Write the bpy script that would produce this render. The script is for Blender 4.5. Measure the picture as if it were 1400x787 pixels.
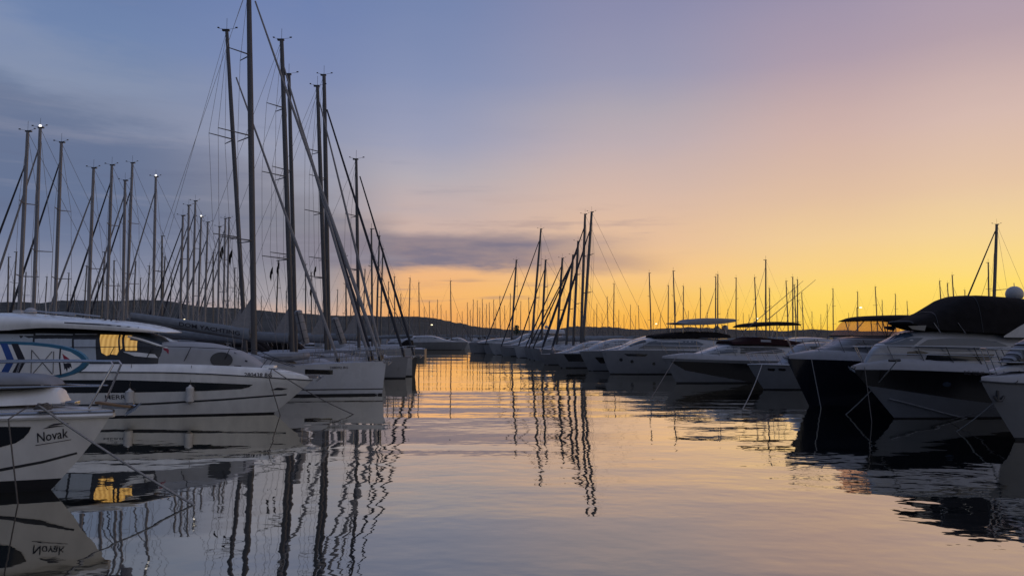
import bpy, bmesh, math, random
from mathutils import Vector, Matrix, noise
R = math.radians
random.seed(7)
for o in list(bpy.data.objects):
    bpy.data.objects.remove(o)
SC = bpy.context.scene
COL = SC.collection

# ------------------------------------------------------------------ camera
CH, F, HY = 3.2, 1011.0, 458.0            # eye height, focal length and horizon row in photo pixels
PITCH = math.atan((HY - 393.5) / F)
cam_data = bpy.data.cameras.new("camera")
cam_data.sensor_width = 36.0
cam_data.lens = 36.0 * F / 1400.0
cam_data.clip_start, cam_data.clip_end = 0.1, 20000
cam = bpy.data.objects.new("camera", cam_data)
COL.objects.link(cam)
cam.location = (0, 0, CH)
cam.rotation_euler = (R(90) + PITCH, 0, 0)
SC.camera = cam

# ------------------------------------------------------------------ world
def lin(c):
    out = []
    for v in c[:3]:
        v = v / 255.0
        out.append(v / 12.92 if v <= 0.04045 else ((v + 0.055) / 1.055) ** 2.4)
    return (*out, 1.0)

world = bpy.data.worlds.new("World")
SC.world = world
world.use_nodes = True
NT = world.node_tree
NT.nodes.clear()
def N(t, **kw):
    n = NT.nodes.new(t)
    for k, v in kw.items():
        setattr(n, k, v)
    return n
def math_node(op, a, b=None, c=None, clamp=False):
    n = N('ShaderNodeMath', operation=op, use_clamp=clamp)
    for i, v in enumerate((a, b, c)):
        if v is None: continue
        if isinstance(v, (int, float)): n.inputs[i].default_value = v
        else: NT.links.new(v, n.inputs[i])
    return n.outputs[0]
def sstep(v, a, b):
    n = N('ShaderNodeMapRange', interpolation_type='SMOOTHSTEP')
    NT.links.new(v, n.inputs[0])
    n.inputs[1].default_value, n.inputs[2].default_value = a, b
    return n.outputs[0]
def mixc(f, a, b):
    n = N('ShaderNodeMix', data_type='RGBA')
    if isinstance(f, (int, float)): n.inputs[0].default_value = f
    else: NT.links.new(f, n.inputs[0])
    for i, v in ((6, a), (7, b)):
        if isinstance(v, tuple): n.inputs[i].default_value = v
        else: NT.links.new(v, n.inputs[i])
    return n.outputs[2]
tc = N('ShaderNodeTexCoord')
sep = N('ShaderNodeSeparateXYZ')
NT.links.new(tc.outputs['Generated'], sep.inputs[0])
AZ = math_node('MULTIPLY', math_node('ARCTAN2', sep.outputs[0], sep.outputs[1]), 180 / math.pi)
EL = math_node('MULTIPLY', math_node('ARCSINE', sep.outputs[2]), 180 / math.pi)
def sky_noise(sx, sy, detail=4, rough=0.55, off=0.0):
    cmb = N('ShaderNodeCombineXYZ')
    NT.links.new(math_node('MULTIPLY', AZ, sx), cmb.inputs[0])
    NT.links.new(math_node('MULTIPLY', EL, sy), cmb.inputs[1])
    cmb.inputs[2].default_value = off
    n = N('ShaderNodeTexNoise')
    n.inputs['Scale'].default_value = 1.0
    n.inputs['Detail'].default_value = detail
    n.inputs['Roughness'].default_value = rough
    NT.links.new(cmb.outputs[0], n.inputs['Vector'])
    return math_node('SUBTRACT', n.outputs[0], 0.5)
n_big = sky_noise(0.06, 0.22, 5, 0.6, 3.1)
n_fine = sky_noise(0.16, 0.8, 5, 0.6, 8.7)
def el_of(y): return math.degrees(math.atan((HY - y) / F))
def ramp(stops, wob):
    """stops: (photo row, colour) from the horizon up; wob: how many degrees the noise shifts the look-up"""
    el = math_node('ADD', EL, math_node('MULTIPLY', n_big, wob))
    fac = math_node('DIVIDE', el, 60.0, clamp=True)
    r = N('ShaderNodeValToRGB')
    r.color_ramp.interpolation = 'LINEAR'
    els = [(max(0.0, (float(q) if isinstance(q, str) else el_of(q)) / 60.0), c) for q, c in stops]
    els.sort(key=lambda s: s[0])
    while len(r.color_ramp.elements) < len(els):
        r.color_ramp.elements.new(0.5)
    for e, (p, c) in zip(r.color_ramp.elements, els):
        e.position = p; 
    for e, (p, c) in zip(r.color_ramp.elements, els):
        e.color = lin(c)
    NT.links.new(fac, r.inputs[0])
    return r.outputs[0]
c_left = ramp([(458, (150,148,162)), (420, (146,148,164)), (370, (140,145,165)), (335, (116,127,154)), (300, (105,119,148)),
               (225, (106,119,148)), (190, (116,128,155)), (155, (124,139,168)), (100, (112,133,172)), (0, (103,124,167)),
               ('36', (92,114,158)), ('60', (118,130,160))], 5.0)
c_bank = ramp([(458, (212,170,142)), (432, (203,172,156)), (405, (168,160,163)), (370, (153,150,158)), (304, (142,141,150)), (255, (150,150,164)),
               (200, (146,152,176)), (100, (124,138,177)), (0, (110,129,174)), ('36', (98,119,164)), ('60', (118,130,160))], 3.0)
c_midl = ramp([(458, (238,166,98)), (435, (243,172,98)), (405, (246,184,112)), (372, (240,183,130)), (320, (206,178,166)), (285, (195,176,174)),
               (240, (180,173,181)), (190, (157,160,184)), (100, (133,145,180)), (0, (118,134,174)), ('36', (104,124,168)), ('60', (118,130,160))], 2.0)
c_mid = ramp([(458, (250,178,70)), (430, (251,187,84)), (398, (249,197,112)), (375, (247,198,134)), (335, (231,191,156)), (270, (215,185,169)), (200, (190,174,178)), (150, (174,166,177)),
              (100, (153,153,178)), (0, (138,140,172)), ('36', (118,126,164)), ('60', (118,130,160))], 1.5)
c_right = ramp([(458, (252,196,60)), (440, (254,212,88)), (405, (254,216,108)), (375, (249,210,134)), (340, (241,205,152)), (280, (225,191,162)), (200, (207,178,170)),
                (100, (173,156,171)), (0, (152,144,170)), ('36', (126,126,160)), ('60', (118,130,160))], 1.5)
c_edge = ramp([(458, (255,208,80)), (400, (255,221,112)), (375, (252,218,132)), (340, (245,212,152)), (300, (235,203,162)), (280, (230,197,165)), (200, (214,186,176)),
               (100, (180,160,170)), (0, (166,152,173)), ('36', (134,130,160)), ('60', (118,130,160))], 1.5)
c_side = ramp([(458, (255,226,150)), (380, (250,208,150)), (300, (222,184,156)), (100, (168,150,164)), ('36', (128,128,158)), ('60', (118,130,160))], 1.0)
c_backr = ramp([(458, (182,176,172)), (300, (180,176,178)), (0, (160,160,172)), ('36', (138,144,166)), ('60', (120,130,160))], 4.0)
c_backl = ramp([(458, (78,84,100)), (300, (80,88,108)), (0, (84,94,120)), ('60', (112,124,158))], 4.0)
sky = mixc(sstep(AZ, -30, -17), c_left, c_bank)
sky = mixc(sstep(AZ, -15.5, -7.5), sky, c_midl)
sky = mixc(sstep(AZ, -7, 9), sky, c_mid)
sky = mixc(sstep(AZ, 9, 24), sky, c_right)
sky = mixc(sstep(AZ, 23, 33), sky, c_edge)
sky = mixc(sstep(AZ, 40, 60), sky, c_side)
sky = mixc(sstep(AZ, 80, 125), sky, c_backr)
sky = mixc(sstep(AZ, -55, -110), sky, c_backl)
# grey cloud bar low over the middle of the channel, thinning out to the right
el_w = math_node('ADD', EL, math_node('MULTIPLY', n_fine, 1.5))
bar_u = math_node('MULTIPLY', sstep(el_w, 4.7, 5.7), sstep(el_w, 8.2, 7.2))
bar_az = math_node('MULTIPLY', sstep(AZ, -24, -10), sstep(AZ, 12.5, -1.0))
bar = math_node('MULTIPLY', math_node('MULTIPLY', bar_u, bar_az), math_node('ADD', 0.9, math_node('MULTIPLY', n_fine, 0.9)), None, True)
sky = mixc(bar, sky, lin((129,121,136)))
wisp_n = sstep(sky_noise(0.10, 1.6, 3, 0.5, 21.0), 0.05, 0.2)
wisp = math_node('MULTIPLY', math_node('MULTIPLY', sstep(EL, 1.6, 2.6), sstep(EL, 5.0, 3.8)), math_node('MULTIPLY', sstep(AZ, -16, -8), sstep(AZ, 6, 0)))
sky = mixc(math_node('MULTIPLY', math_node('MULTIPLY', wisp, wisp_n), 0.55), sky, lin((150,128,128)))
wisp2 = math_node('MULTIPLY', math_node('MULTIPLY', sstep(el_w, 4.3, 5.2), sstep(el_w, 6.6, 5.6)), math_node('MULTIPLY', sstep(AZ, -2, 5), sstep(AZ, 14, 8)))
sky = mixc(math_node('MULTIPLY', wisp2, 0.45), sky, lin((176,146,138)))
# soft paler patches in the blue-grey bank on the left
patch_l = math_node('MULTIPLY', sstep(n_big, 0.02, 0.22), sstep(AZ, -8, -22))
sky = mixc(math_node('MULTIPLY', patch_l, 0.22), sky, lin((150,150,170)))
# the blue-grey bank on the left: its upper edge slopes down to the right into the bar
edge_el = math_node('ADD', math_node('MULTIPLY', AZ, -0.31), 5.3)
dist = math_node('SUBTRACT', math_node('ADD', EL, math_node('MULTIPLY', math_node('ADD', n_big, math_node('MULTIPLY', n_fine, 0.5)), 6.5)), edge_el)
bank = math_node('MULTIPLY', math_node('MULTIPLY', sstep(dist, 1.3, -1.6), sstep(EL, 2.5, 6.0)), sstep(AZ, -7.5, -11))
sky = mixc(math_node('MULTIPLY', bank, 0.42), sky, mixc(sstep(AZ, -28, -12), lin((96,110,142)), lin((128,126,140))))
rim = math_node('MULTIPLY', math_node('MULTIPLY', sstep(dist, -0.4, 1.4), sstep(dist, 5.0, 1.8)), sstep(AZ, -8, -14))
sky = mixc(math_node('MULTIPLY', rim, 0.22), sky, lin((158,164,186)))
streak = sky_noise(0.05, 0.55, 6, 0.62, 40.0)
bank_zone = math_node('MULTIPLY', math_node('MULTIPLY', sstep(AZ, 8, -14), sstep(EL, 19, 12)), 0.9)
st_d = math_node('MULTIPLY', math_node('MULTIPLY', sstep(streak, 0.02, 0.20), bank_zone), 0.34)
st_l = math_node('MULTIPLY', math_node('MULTIPLY', sstep(streak, -0.03, -0.20), bank_zone), 0.26)
sky = mixc(st_d, sky, lin((98,106,134)))
sky = mixc(st_l, sky, lin((166,164,178)))
rag = sky_noise(0.11, 1.0, 6, 0.6, 61.0)
rag_zone = math_node('MULTIPLY', math_node('MULTIPLY', sstep(EL, 5.2, 6.6), sstep(EL, 11.5, 8.0)), math_node('MULTIPLY', sstep(AZ, -13, -4), sstep(AZ, 16, 8)))
sky = mixc(math_node('MULTIPLY', math_node('MULTIPLY', sstep(rag, 0.0, 0.18), rag_zone), 0.5), sky, lin((168,146,146)))
nish = N('ShaderNodeTexSky', sky_type='NISHITA')
nish.sun_disc = False
nish.sun_elevation = R(0.6)
nish.sun_rotation = R(27)
nish.air_density, nish.dust_density = 1.2, 1.5
bg = N('ShaderNodeBackground'); NT.links.new(sky, bg.inputs[0]); bg.inputs[1].default_value = 1.0
bg2 = N('ShaderNodeBackground'); NT.links.new(nish.outputs[0], bg2.inputs[0]); bg2.inputs[1].default_value = 0.0
SKY_NISH = bg2
add = N('ShaderNodeAddShader')
NT.links.new(bg.outputs[0], add.inputs[0]); NT.links.new(bg2.outputs[0], add.inputs[1])
wo = N('ShaderNodeOutputWorld'); NT.links.new(add.outputs[0], wo.inputs[0])

# the sun has set: all light comes from the sky
vs = SC.view_settings
vs.view_transform = 'Standard'; vs.look = 'None'; vs.exposure = 0.0; vs.gamma = 1.0; vs.use_curve_mapping = False
SC.cycles.max_bounces = 6; SC.cycles.glossy_bounces = 4; SC.cycles.diffuse_bounces = 3
SC.cycles.transparent_max_bounces = 8; SC.cycles.caustics_reflective = False; SC.cycles.caustics_refractive = False

# ------------------------------------------------------------------ pixel <-> world
def ray(px, py):
    u, v = (px - 700.0) / F, -(py - 393.5) / F
    c, s = math.cos(PITCH), math.sin(PITCH)
    return Vector((u, c - s * v, s + c * v))
def at(px, py, Y):
    r = ray(px, py); k = Y / r.y
    return Vector((r.x * k, Y, CH + r.z * k))
def on_water(px, py):
    r = ray(px, py); k = -CH / r.z
    return Vector((r.x * k, r.y * k, 0.0))

# ------------------------------------------------------------------ materials
def mat(name, col, rough=0.4, metal=0.0, var=0.12, scale=3.0, spec=0.5, coat=0.0, bump=0.0, emit=None, stretch=(1,1,1)):
    m = bpy.data.materials.new(name); m.use_nodes = True
    t = m.node_tree; b = t.nodes['Principled BSDF']
    tcn = t.nodes.new('ShaderNodeTexCoord'); mp = t.nodes.new('ShaderNodeMapping')
    mp.inputs['Scale'].default_value = stretch
    t.links.new(tcn.outputs['Object'], mp.inputs[0])
    n = t.nodes.new('ShaderNodeTexNoise'); n.inputs['Scale'].default_value = scale; n.inputs['Detail'].default_value = 6
    t.links.new(mp.outputs[0], n.inputs['Vector'])
    r = t.nodes.new('ShaderNodeValToRGB')
    r.color_ramp.elements[0].position, r.color_ramp.elements[1].position = 0.3, 0.7
    r.color_ramp.elements[0].color = (*[c * (1 - var) for c in col], 1)
    r.color_ramp.elements[1].color = (*[min(1, c * (1 + var)) for c in col], 1)
    t.links.new(n.outputs[0], r.inputs[0]); t.links.new(r.outputs[0], b.inputs['Base Color'])
    mr = t.nodes.new('ShaderNodeMapRange')
    mr.inputs[3].default_value, mr.inputs[4].default_value = max(0.02, rough * 0.75), min(1, rough * 1.25)
    t.links.new(n.outputs[0], mr.inputs[0]); t.links.new(mr.outputs[0], b.inputs['Roughness'])
    b.inputs['Metallic'].default_value = metal
    b.inputs['Specular IOR Level'].default_value = spec
    b.inputs['Coat Weight'].default_value = coat
    if bump:
        bp = t.nodes.new('ShaderNodeBump'); bp.inputs['Distance'].default_value = bump
        t.links.new(n.outputs[0], bp.inputs['Height']); t.links.new(bp.outputs[0], b.inputs['Normal'])
    if emit:
        b.inputs['Emission Color'].default_value = (*emit[0], 1); b.inputs['Emission Strength'].default_value = emit[1]
    return m
M = {}
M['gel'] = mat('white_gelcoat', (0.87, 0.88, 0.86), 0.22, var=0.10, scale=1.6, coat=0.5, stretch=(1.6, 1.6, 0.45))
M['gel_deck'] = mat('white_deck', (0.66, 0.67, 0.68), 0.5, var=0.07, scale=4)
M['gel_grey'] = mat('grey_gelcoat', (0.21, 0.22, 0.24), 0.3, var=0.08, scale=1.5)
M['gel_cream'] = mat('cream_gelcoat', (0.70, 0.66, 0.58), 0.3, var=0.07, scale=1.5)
M['gel_shaded'] = mat('shaded_white_gelcoat', (0.19, 0.20, 0.215), 0.35, var=0.10, scale=1.3)  # white gelcoat with the right row's shade put into a darker colour
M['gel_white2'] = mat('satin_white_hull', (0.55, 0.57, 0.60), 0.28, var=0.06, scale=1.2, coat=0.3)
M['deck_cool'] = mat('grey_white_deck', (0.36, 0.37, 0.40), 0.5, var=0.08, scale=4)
M['gel_cool_shaded'] = mat('cool_shaded_gelcoat', (0.36, 0.375, 0.40), 0.28, var=0.07, scale=1.4, coat=0.3)  # white gelcoat, less strongly darkened; the shade is in the colour
M['navy'] = mat('dark_blue_gelcoat', (0.012, 0.014, 0.022), 0.15, var=0.1, coat=0.3)
M['black'] = mat('black_gelcoat', (0.008, 0.008, 0.010), 0.2, var=0.1)
M['antifoul'] = mat('antifouling_paint', (0.012, 0.013, 0.016), 0.7, var=0.3, scale=6)
M['glass'] = mat('tinted_glass', (0.012, 0.014, 0.017), 0.06, var=0.1, spec=0.6)
M['glass_blue'] = mat('blue_tinted_glass', (0.05, 0.07, 0.10), 0.08, var=0.1, spec=0.8)
M['blind'] = mat('pale_window_blind', (0.46, 0.52, 0.58), 0.35, var=0.06, scale=2, stretch=(5, 5, 0.4))
M['trim'] = mat('dark_trim', (0.03, 0.032, 0.036), 0.35, var=0.15)
M['steel'] = mat('stainless_steel', (0.42, 0.43, 0.45), 0.22, metal=0.9, var=0.08)
M['alu'] = mat('anodised_aluminium', (0.24, 0.24, 0.25), 0.38, metal=0.25, var=0.10, scale=2, stretch=(1, 1, 0.2))
M['alu_dark'] = mat('dark_aluminium', (0.10, 0.10, 0.105), 0.45, metal=0.25, var=0.12, scale=2)  # aluminium in a darker tone
M['wire'] = mat('rigging_wire', (0.22, 0.22, 0.23), 0.4, metal=0.4, var=0.1)
M['rope'] = mat('mooring_rope', (0.13, 0.12, 0.11), 0.9, var=0.3, scale=30)
M['rope_pale'] = mat('pale_mooring_rope', (0.30, 0.29, 0.27), 0.9, var=0.3, scale=30)
M['sail'] = mat('furled_sail_cloth', (0.27, 0.27, 0.28), 0.8, var=0.12, scale=8, bump=0.01)
M['sail_dark'] = mat('dark_sail_strip', (0.035, 0.04, 0.055), 0.8, var=0.2, scale=8, bump=0.01)
M['bag'] = mat('grey_blue_sail_bag', (0.20, 0.225, 0.26), 0.85, var=0.15, scale=5, bump=0.01)
M['canvas'] = mat('black_canvas', (0.013, 0.012, 0.013), 0.9, var=0.35, scale=3, bump=0.03, spec=0.08)
M['canvas_red'] = mat('maroon_canvas', (0.024, 0.010, 0.012), 0.9, var=0.25, scale=4, bump=0.02, spec=0.1)
M['canvas_grey'] = mat('grey_canvas', (0.22, 0.22, 0.23), 0.85, var=0.15, scale=5, bump=0.01)
M['cover'] = mat('pale_grey_cover_cloth', (0.36, 0.37, 0.385), 0.8, var=0.08, scale=3, bump=0.008)
M['fender'] = mat('fender_vinyl', (0.60, 0.60, 0.58), 0.5, var=0.12, scale=6)
M['rubber'] = mat('grey_rubber', (0.24, 0.25, 0.27), 0.6, var=0.12, scale=4)
M['teak'] = mat('teak', (0.28, 0.17, 0.09), 0.6, var=0.2, scale=6, stretch=(0.3, 4, 4))
M['plastic'] = mat('white_plastic', (0.42, 0.42, 0.42), 0.4, var=0.05)
M['red'] = mat('red_print', (0.28, 0.02, 0.04), 0.5, var=0.15)
M['blue'] = mat('blue_print', (0.03, 0.09, 0.32), 0.5, var=0.1)
M['teal'] = mat('teal_rim', (0.04, 0.17, 0.28), 0.5, var=0.1)
M['ink'] = mat('black_lettering', (0.02, 0.02, 0.03), 0.5, var=0.1)
M['concrete'] = mat('quay_concrete', (0.26, 0.255, 0.24), 0.85, var=0.2, scale=0.8)
M['lamp'] = mat('lamp_lens', (0.9, 0.85, 0.7), 0.3, emit=((1.0, 0.82, 0.5), 2.5))
M['lamp_white'] = mat('masthead_lens', (0.9, 0.9, 0.9), 0.3, emit=((1.0, 0.95, 0.88), 1.8))
M['hill'] = mat('wooded_hillside', (0.060, 0.062, 0.055), 0.95, var=0.45, scale=0.02, spec=0.1)
M['leaf'] = mat('dark_foliage', (0.03, 0.06, 0.04), 0.8, var=0.3, scale=1)
M['bark'] = mat('bark', (0.09, 0.07, 0.05), 0.9, var=0.3, scale=4)
# clear plastic of a cockpit tent
m = bpy.data.materials.new('clear_vinyl'); m.use_nodes = True; t = m.node_tree
b = t.nodes['Principled BSDF']; tr = t.nodes.new('ShaderNodeBsdfTransparent'); mx = t.nodes.new('ShaderNodeMixShader')
tr.inputs[0].default_value = (0.96, 0.80, 0.74, 1); b.inputs['Base Color'].default_value = (0.55, 0.42, 0.38, 1); b.inputs['Roughness'].default_value = 0.25
ns = t.nodes.new('ShaderNodeTexNoise'); ns.inputs['Scale'].default_value = 3
mr = t.nodes.new('ShaderNodeMapRange'); mr.inputs[3].default_value, mr.inputs[4].default_value = 0.16, 0.42
tl = t.nodes.new('ShaderNodeBsdfTranslucent'); tl.inputs[0].default_value = (0.85, 0.62, 0.5, 1); m2 = t.nodes.new('ShaderNodeMixShader'); m2.inputs[0].default_value = 0.6
t.links.new(ns.outputs[0], mr.inputs[0]); t.links.new(mr.outputs[0], mx.inputs[0])
t.links.new(b.outputs[0], m2.inputs[1]); t.links.new(tl.outputs[0], m2.inputs[2]); t.links.new(tr.outputs[0], mx.inputs[1]); t.links.new(m2.outputs[0], mx.inputs[2]); t.links.new(mx.outputs[0], t.nodes['Material Output'].inputs[0])
M['vinyl'] = m
# lit cabin behind yellow curtains
m = bpy.data.materials.new('lit_curtain'); m.use_nodes = True; t = m.node_tree
b = t.nodes['Principled BSDF']
tcn = t.nodes.new('ShaderNodeTexCoord'); w = t.nodes.new('ShaderNodeTexWave'); w.bands_direction = 'X'
w.inputs['Scale'].default_value = 1.7; w.inputs['Distortion'].default_value = 3.5; w.inputs['Detail'].default_value = 3; w.inputs['Detail Scale'].default_value = 0.6
t.links.new(tcn.outputs['Object'], w.inputs[0])
r = t.nodes.new('ShaderNodeValToRGB')
r.color_ramp.elements[0].color = (0.40, 0.215, 0.05, 1); r.color_ramp.elements[1].color = (0.62, 0.37, 0.105, 1)
t.links.new(w.outputs[0], r.inputs[0]); t.links.new(r.outputs[0], b.inputs['Emission Color'])
b.inputs['Emission Strength'].default_value = 0.8; b.inputs['Base Color'].default_value = (0.3, 0.2, 0.08, 1); b.inputs['Roughness'].default_value = 0.2
M['lit'] = m

def water_material():
    m = bpy.data.materials.new('harbour_water'); m.use_nodes = True; t = m.node_tree; t.nodes.clear()
    L = t.links.new
    tcn = t.nodes.new('ShaderNodeTexCoord')
    def layer(sc, scale, amp, detail, off, rough=0.5):
        mp = t.nodes.new('ShaderNodeMapping'); mp.inputs['Scale'].default_value = sc; mp.inputs['Location'].default_value = (off, off * 1.7, 0)
        mp.inputs['Rotation'].default_value = (0, 0, R(7))
        L(tcn.outputs['Object'], mp.inputs[0])
        n = t.nodes.new('ShaderNodeTexNoise'); n.inputs['Scale'].default_value = scale; n.inputs['Detail'].default_value = detail
        n.inputs['Roughness'].default_value = rough
        L(mp.outputs[0], n.inputs['Vector'])
        k = t.nodes.new('ShaderNodeMath'); k.operation = 'MULTIPLY'; k.inputs[1].default_value = amp
        L(n.outputs[0], k.inputs[0]); return k.outputs[0]
    def mth(op, a, b):
        k = t.nodes.new('ShaderNodeMath'); k.operation = op
        for i, v in enumerate((a, b)):
            if isinstance(v, (int, float)): k.inputs[i].default_value = v
            else: L(v, k.inputs[i])
        return k.outputs[0]
    h = layer((0.30, 1.0, 1), 0.14, WAVE[0], 2, 3.0)                       # slow swell
    calm = t.nodes.new('ShaderNodeMapRange'); calm.inputs[1].default_value, calm.inputs[2].default_value = 0.40, 0.62
    calm.inputs[3].default_value, calm.inputs[4].default_value = 0.35, 1.25
    mp = t.nodes.new('ShaderNodeMapping'); mp.inputs['Scale'].default_value = (0.25, 1, 1)
    L(tcn.outputs['Object'], mp.inputs[0])
    n = t.nodes.new('ShaderNodeTexNoise'); n.inputs['Scale'].default_value = 0.09; n.inputs['Detail'].default_value = 2
    L(mp.outputs[0], n.inputs['Vector']); L(n.outputs[0], calm.inputs[0])
    r1 = mth('ADD', layer((0.75, 1.0, 1), 0.95, WAVE[1], 2, 11.0), layer((0.28, 1.0, 1), 0.42, 0.030, 1, 5.0))                      # wavelets
    r2 = layer((0.75, 1.0, 1), 2.6, WAVE[2], 2, 29.0)                       # fine ripples, in patches
    sx = t.nodes.new('ShaderNodeSeparateXYZ'); L(tcn.outputs['Object'], sx.inputs[0])
    lee = t.nodes.new('ShaderNodeMapRange'); lee.interpolation_type = 'SMOOTHSTEP'                       # sheltered between the left boats
    lee.inputs[1].default_value, lee.inputs[2].default_value, lee.inputs[3].default_value, lee.inputs[4].default_value = -8.0, -1.0, 0.62, 1.25
    L(sx.outputs[0], lee.inputs[0])
    h = mth('ADD', h, mth('MULTIPLY', mth('MULTIPLY', mth('ADD', r1, r2), calm.outputs[0]), lee.outputs[0]))
    bp = t.nodes.new('ShaderNodeBump'); bp.inputs['Strength'].default_value = 1.0; bp.inputs['Distance'].default_value = 1.0
    L(h, bp.inputs['Height'])
    fr = t.nodes.new('ShaderNodeFresnel'); fr.inputs['IOR'].default_value = 1.45; L(bp.outputs[0], fr.inputs['Normal'])
    fm = t.nodes.new('ShaderNodeMapRange'); fm.inputs[1].default_value, fm.inputs[2].default_value = 0.0, 0.54
    fm.inputs[3].default_value, fm.inputs[4].default_value = WAVE[3], 0.97
    L(fr.outputs[0], fm.inputs[0])
    g = t.nodes.new('ShaderNodeBsdfGlossy'); g.inputs['Roughness'].default_value = 0.02; g.inputs['Color'].default_value = (1, 0.955, 0.85, 1)
    L(bp.outputs[0], g.inputs['Normal'])
    d = t.nodes.new('ShaderNodeBsdfDiffuse'); d.inputs[0].default_value = (0.010, 0.016, 0.020, 1)
    mx = t.nodes.new('ShaderNodeMixShader'); L(fm.outputs[0], mx.inputs[0]); L(d.outputs[0], mx.inputs[1]); L(g.outputs[0], mx.inputs[2])
    o = t.nodes.new('ShaderNodeOutputMaterial'); L(mx.outputs[0], o.inputs[0])
    return m
WAVE = (0.08, 0.0105, 0.0026, 0.26)
M['water'] = water_material()

# ------------------------------------------------------------------ mesh helpers
def V(*a): return Vector(a)
class MB:
    def __init__(s): s.v, s.f = [], []
    def grid(s, rows, close=False):
        b = len(s.v); n = len(rows[0])
        for r in rows: s.v += [tuple(p) for p in r]
        for i in range(len(rows) - 1):
            for j in range(n if close else n - 1):
                k = (j + 1) % n
                s.f.append((b + i*n + j, b + i*n + k, b + (i+1)*n + k, b + (i+1)*n + j))
        return s
    def poly(s, pts):
        b = len(s.v); s.v += [tuple(p) for p in pts]; s.f.append(tuple(range(b, b + len(pts)))); return s
    def tube(s, pts, r, n=6, r2=None, rads=None, flat=1.0, caps=True):
        pts = [Vector(p) for p in pts]
        if rads is None: rads = [r + ((r2 if r2 is not None else r) - r) * i / max(1, len(pts) - 1) for i in range(len(pts))]
        rings = []; up = None
        for i, p in enumerate(pts):
            d = (pts[min(i+1, len(pts)-1)] - pts[max(i-1, 0)]).normalized()
            if up is None:
                up = Vector((0, 1, 0)) if abs(d.y) < 0.9 else Vector((0, 0, 1))
            a = (up - d * up.dot(d)).normalized(); up = a
            c = d.cross(a)
            rings.append([p + (a * math.cos(6.28318 * k / n) * flat + c * math.sin(6.28318 * k / n)) * rads[i] for k in range(n)])
        s.grid(rings, close=True)
        if caps: s.poly(rings[0][::-1]); s.poly(rings[-1])
        return s
    def box(s, c, d, rz=0.0, ry=0.0, bev=0.0):
        bm = bmesh.new(); bmesh.ops.create_cube(bm, size=1.0)
        bmesh.ops.scale(bm, vec=d, verts=bm.verts)
        if bev: bmesh.ops.bevel(bm, geom=list(bm.edges), offset=bev, segments=2, affect='EDGES', profile=0.5)
        bmesh.ops.transform(bm, matrix=Matrix.Translation(c) @ Matrix.Rotation(rz, 4, 'Z') @ Matrix.Rotation(ry, 4, 'Y'), verts=bm.verts)
        return s.frombm(bm)
    def frombm(s, bm):
        b = len(s.v); bm.verts.ensure_lookup_table(); bm.verts.index_update()
        s.v += [tuple(v.co) for v in bm.verts]
        for f in bm.faces: s.f.append(tuple(b + v.index for v in f.verts))
        bm.free(); return s
    def ball(s, c, r, nu=10, nv=7, sc=(1,1,1), zmin=-1.0):
        rows = []
        for i in range(nv + 1):
            ph = math.asin(zmin) + (math.pi/2 - math.asin(zmin)) * i / nv
            rows.append([Vector(c) + Vector((math.cos(ph)*math.cos(6.28318*j/nu)*r*sc[0], math.cos(ph)*math.sin(6.28318*j/nu)*r*sc[1], math.sin(ph)*r*sc[2])) for j in range(nu)])
        return s.grid(rows, close=True)
    def build(s, name, m, parent=None, smooth=35, loc=None, weld=False):
        me = bpy.data.meshes.new(name); me.from_pydata(s.v, [], s.f)
        bm = bmesh.new(); bm.from_mesh(me)
        bmesh.ops.remove_doubles(bm, verts=bm.verts, dist=0.0004)
        bmesh.ops.recalc_face_normals(bm, faces=bm.faces)
        bm.to_mesh(me); bm.free()
        if smooth:
            for p in me.polygons: p.use_smooth = True
            me.set_sharp_from_angle(angle=R(smooth))
        me.materials.append(m)
        o = bpy.data.objects.new(name, me); COL.objects.link(o)
        if parent is not None: o.parent = parent
        if loc is not None: o.location = loc
        return o
def tag(o, label=None, cat=None, group=None, kind=None):
    if label: o['label'] = label
    if cat: o['category'] = cat
    if group: o['group'] = group
    if kind: o['kind'] = kind
    return o
def empty(name, loc, rz=0.0):
    o = bpy.data.objects.new(name, None); COL.objects.link(o); o.location = loc; o.rotation_euler = (0, 0, rz); o.empty_display_size = 0.3; return o
def interp(tab, x):
    if x <= tab[0][0]: return tab[0][1]
    for (a, va), (b, vb) in zip(tab, tab[1:]):
        if x <= b:
            k = (x - a) / (b - a); return va + (vb - va) * k
    return tab[-1][1]
def smooth_tab(tab, n=40):
    """Catmull-Rom through a table of (x, v)"""
    tab = sorted(tab)
    if len(tab) < 3: return tab
    out = []
    m = []
    for i in range(len(tab)):
        a, b = tab[max(0, i-1)], tab[min(len(tab)-1, i+1)]
        m.append((b[1] - a[1]) / max(1e-6, b[0] - a[0]))
    for i in range(len(tab) - 1):
        (x0, y0), (x1, y1) = tab[i], tab[i+1]; h = x1 - x0
        for k in range(6):
            t = k / 6; t2, t3 = t*t, t*t*t
            out.append((x0 + h*t, (2*t3-3*t2+1)*y0 + (t3-2*t2+t)*h*m[i] + (-2*t3+3*t2)*y1 + (t3-t2)*h*m[i+1]))
    out.append(tab[-1]); return out

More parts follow.
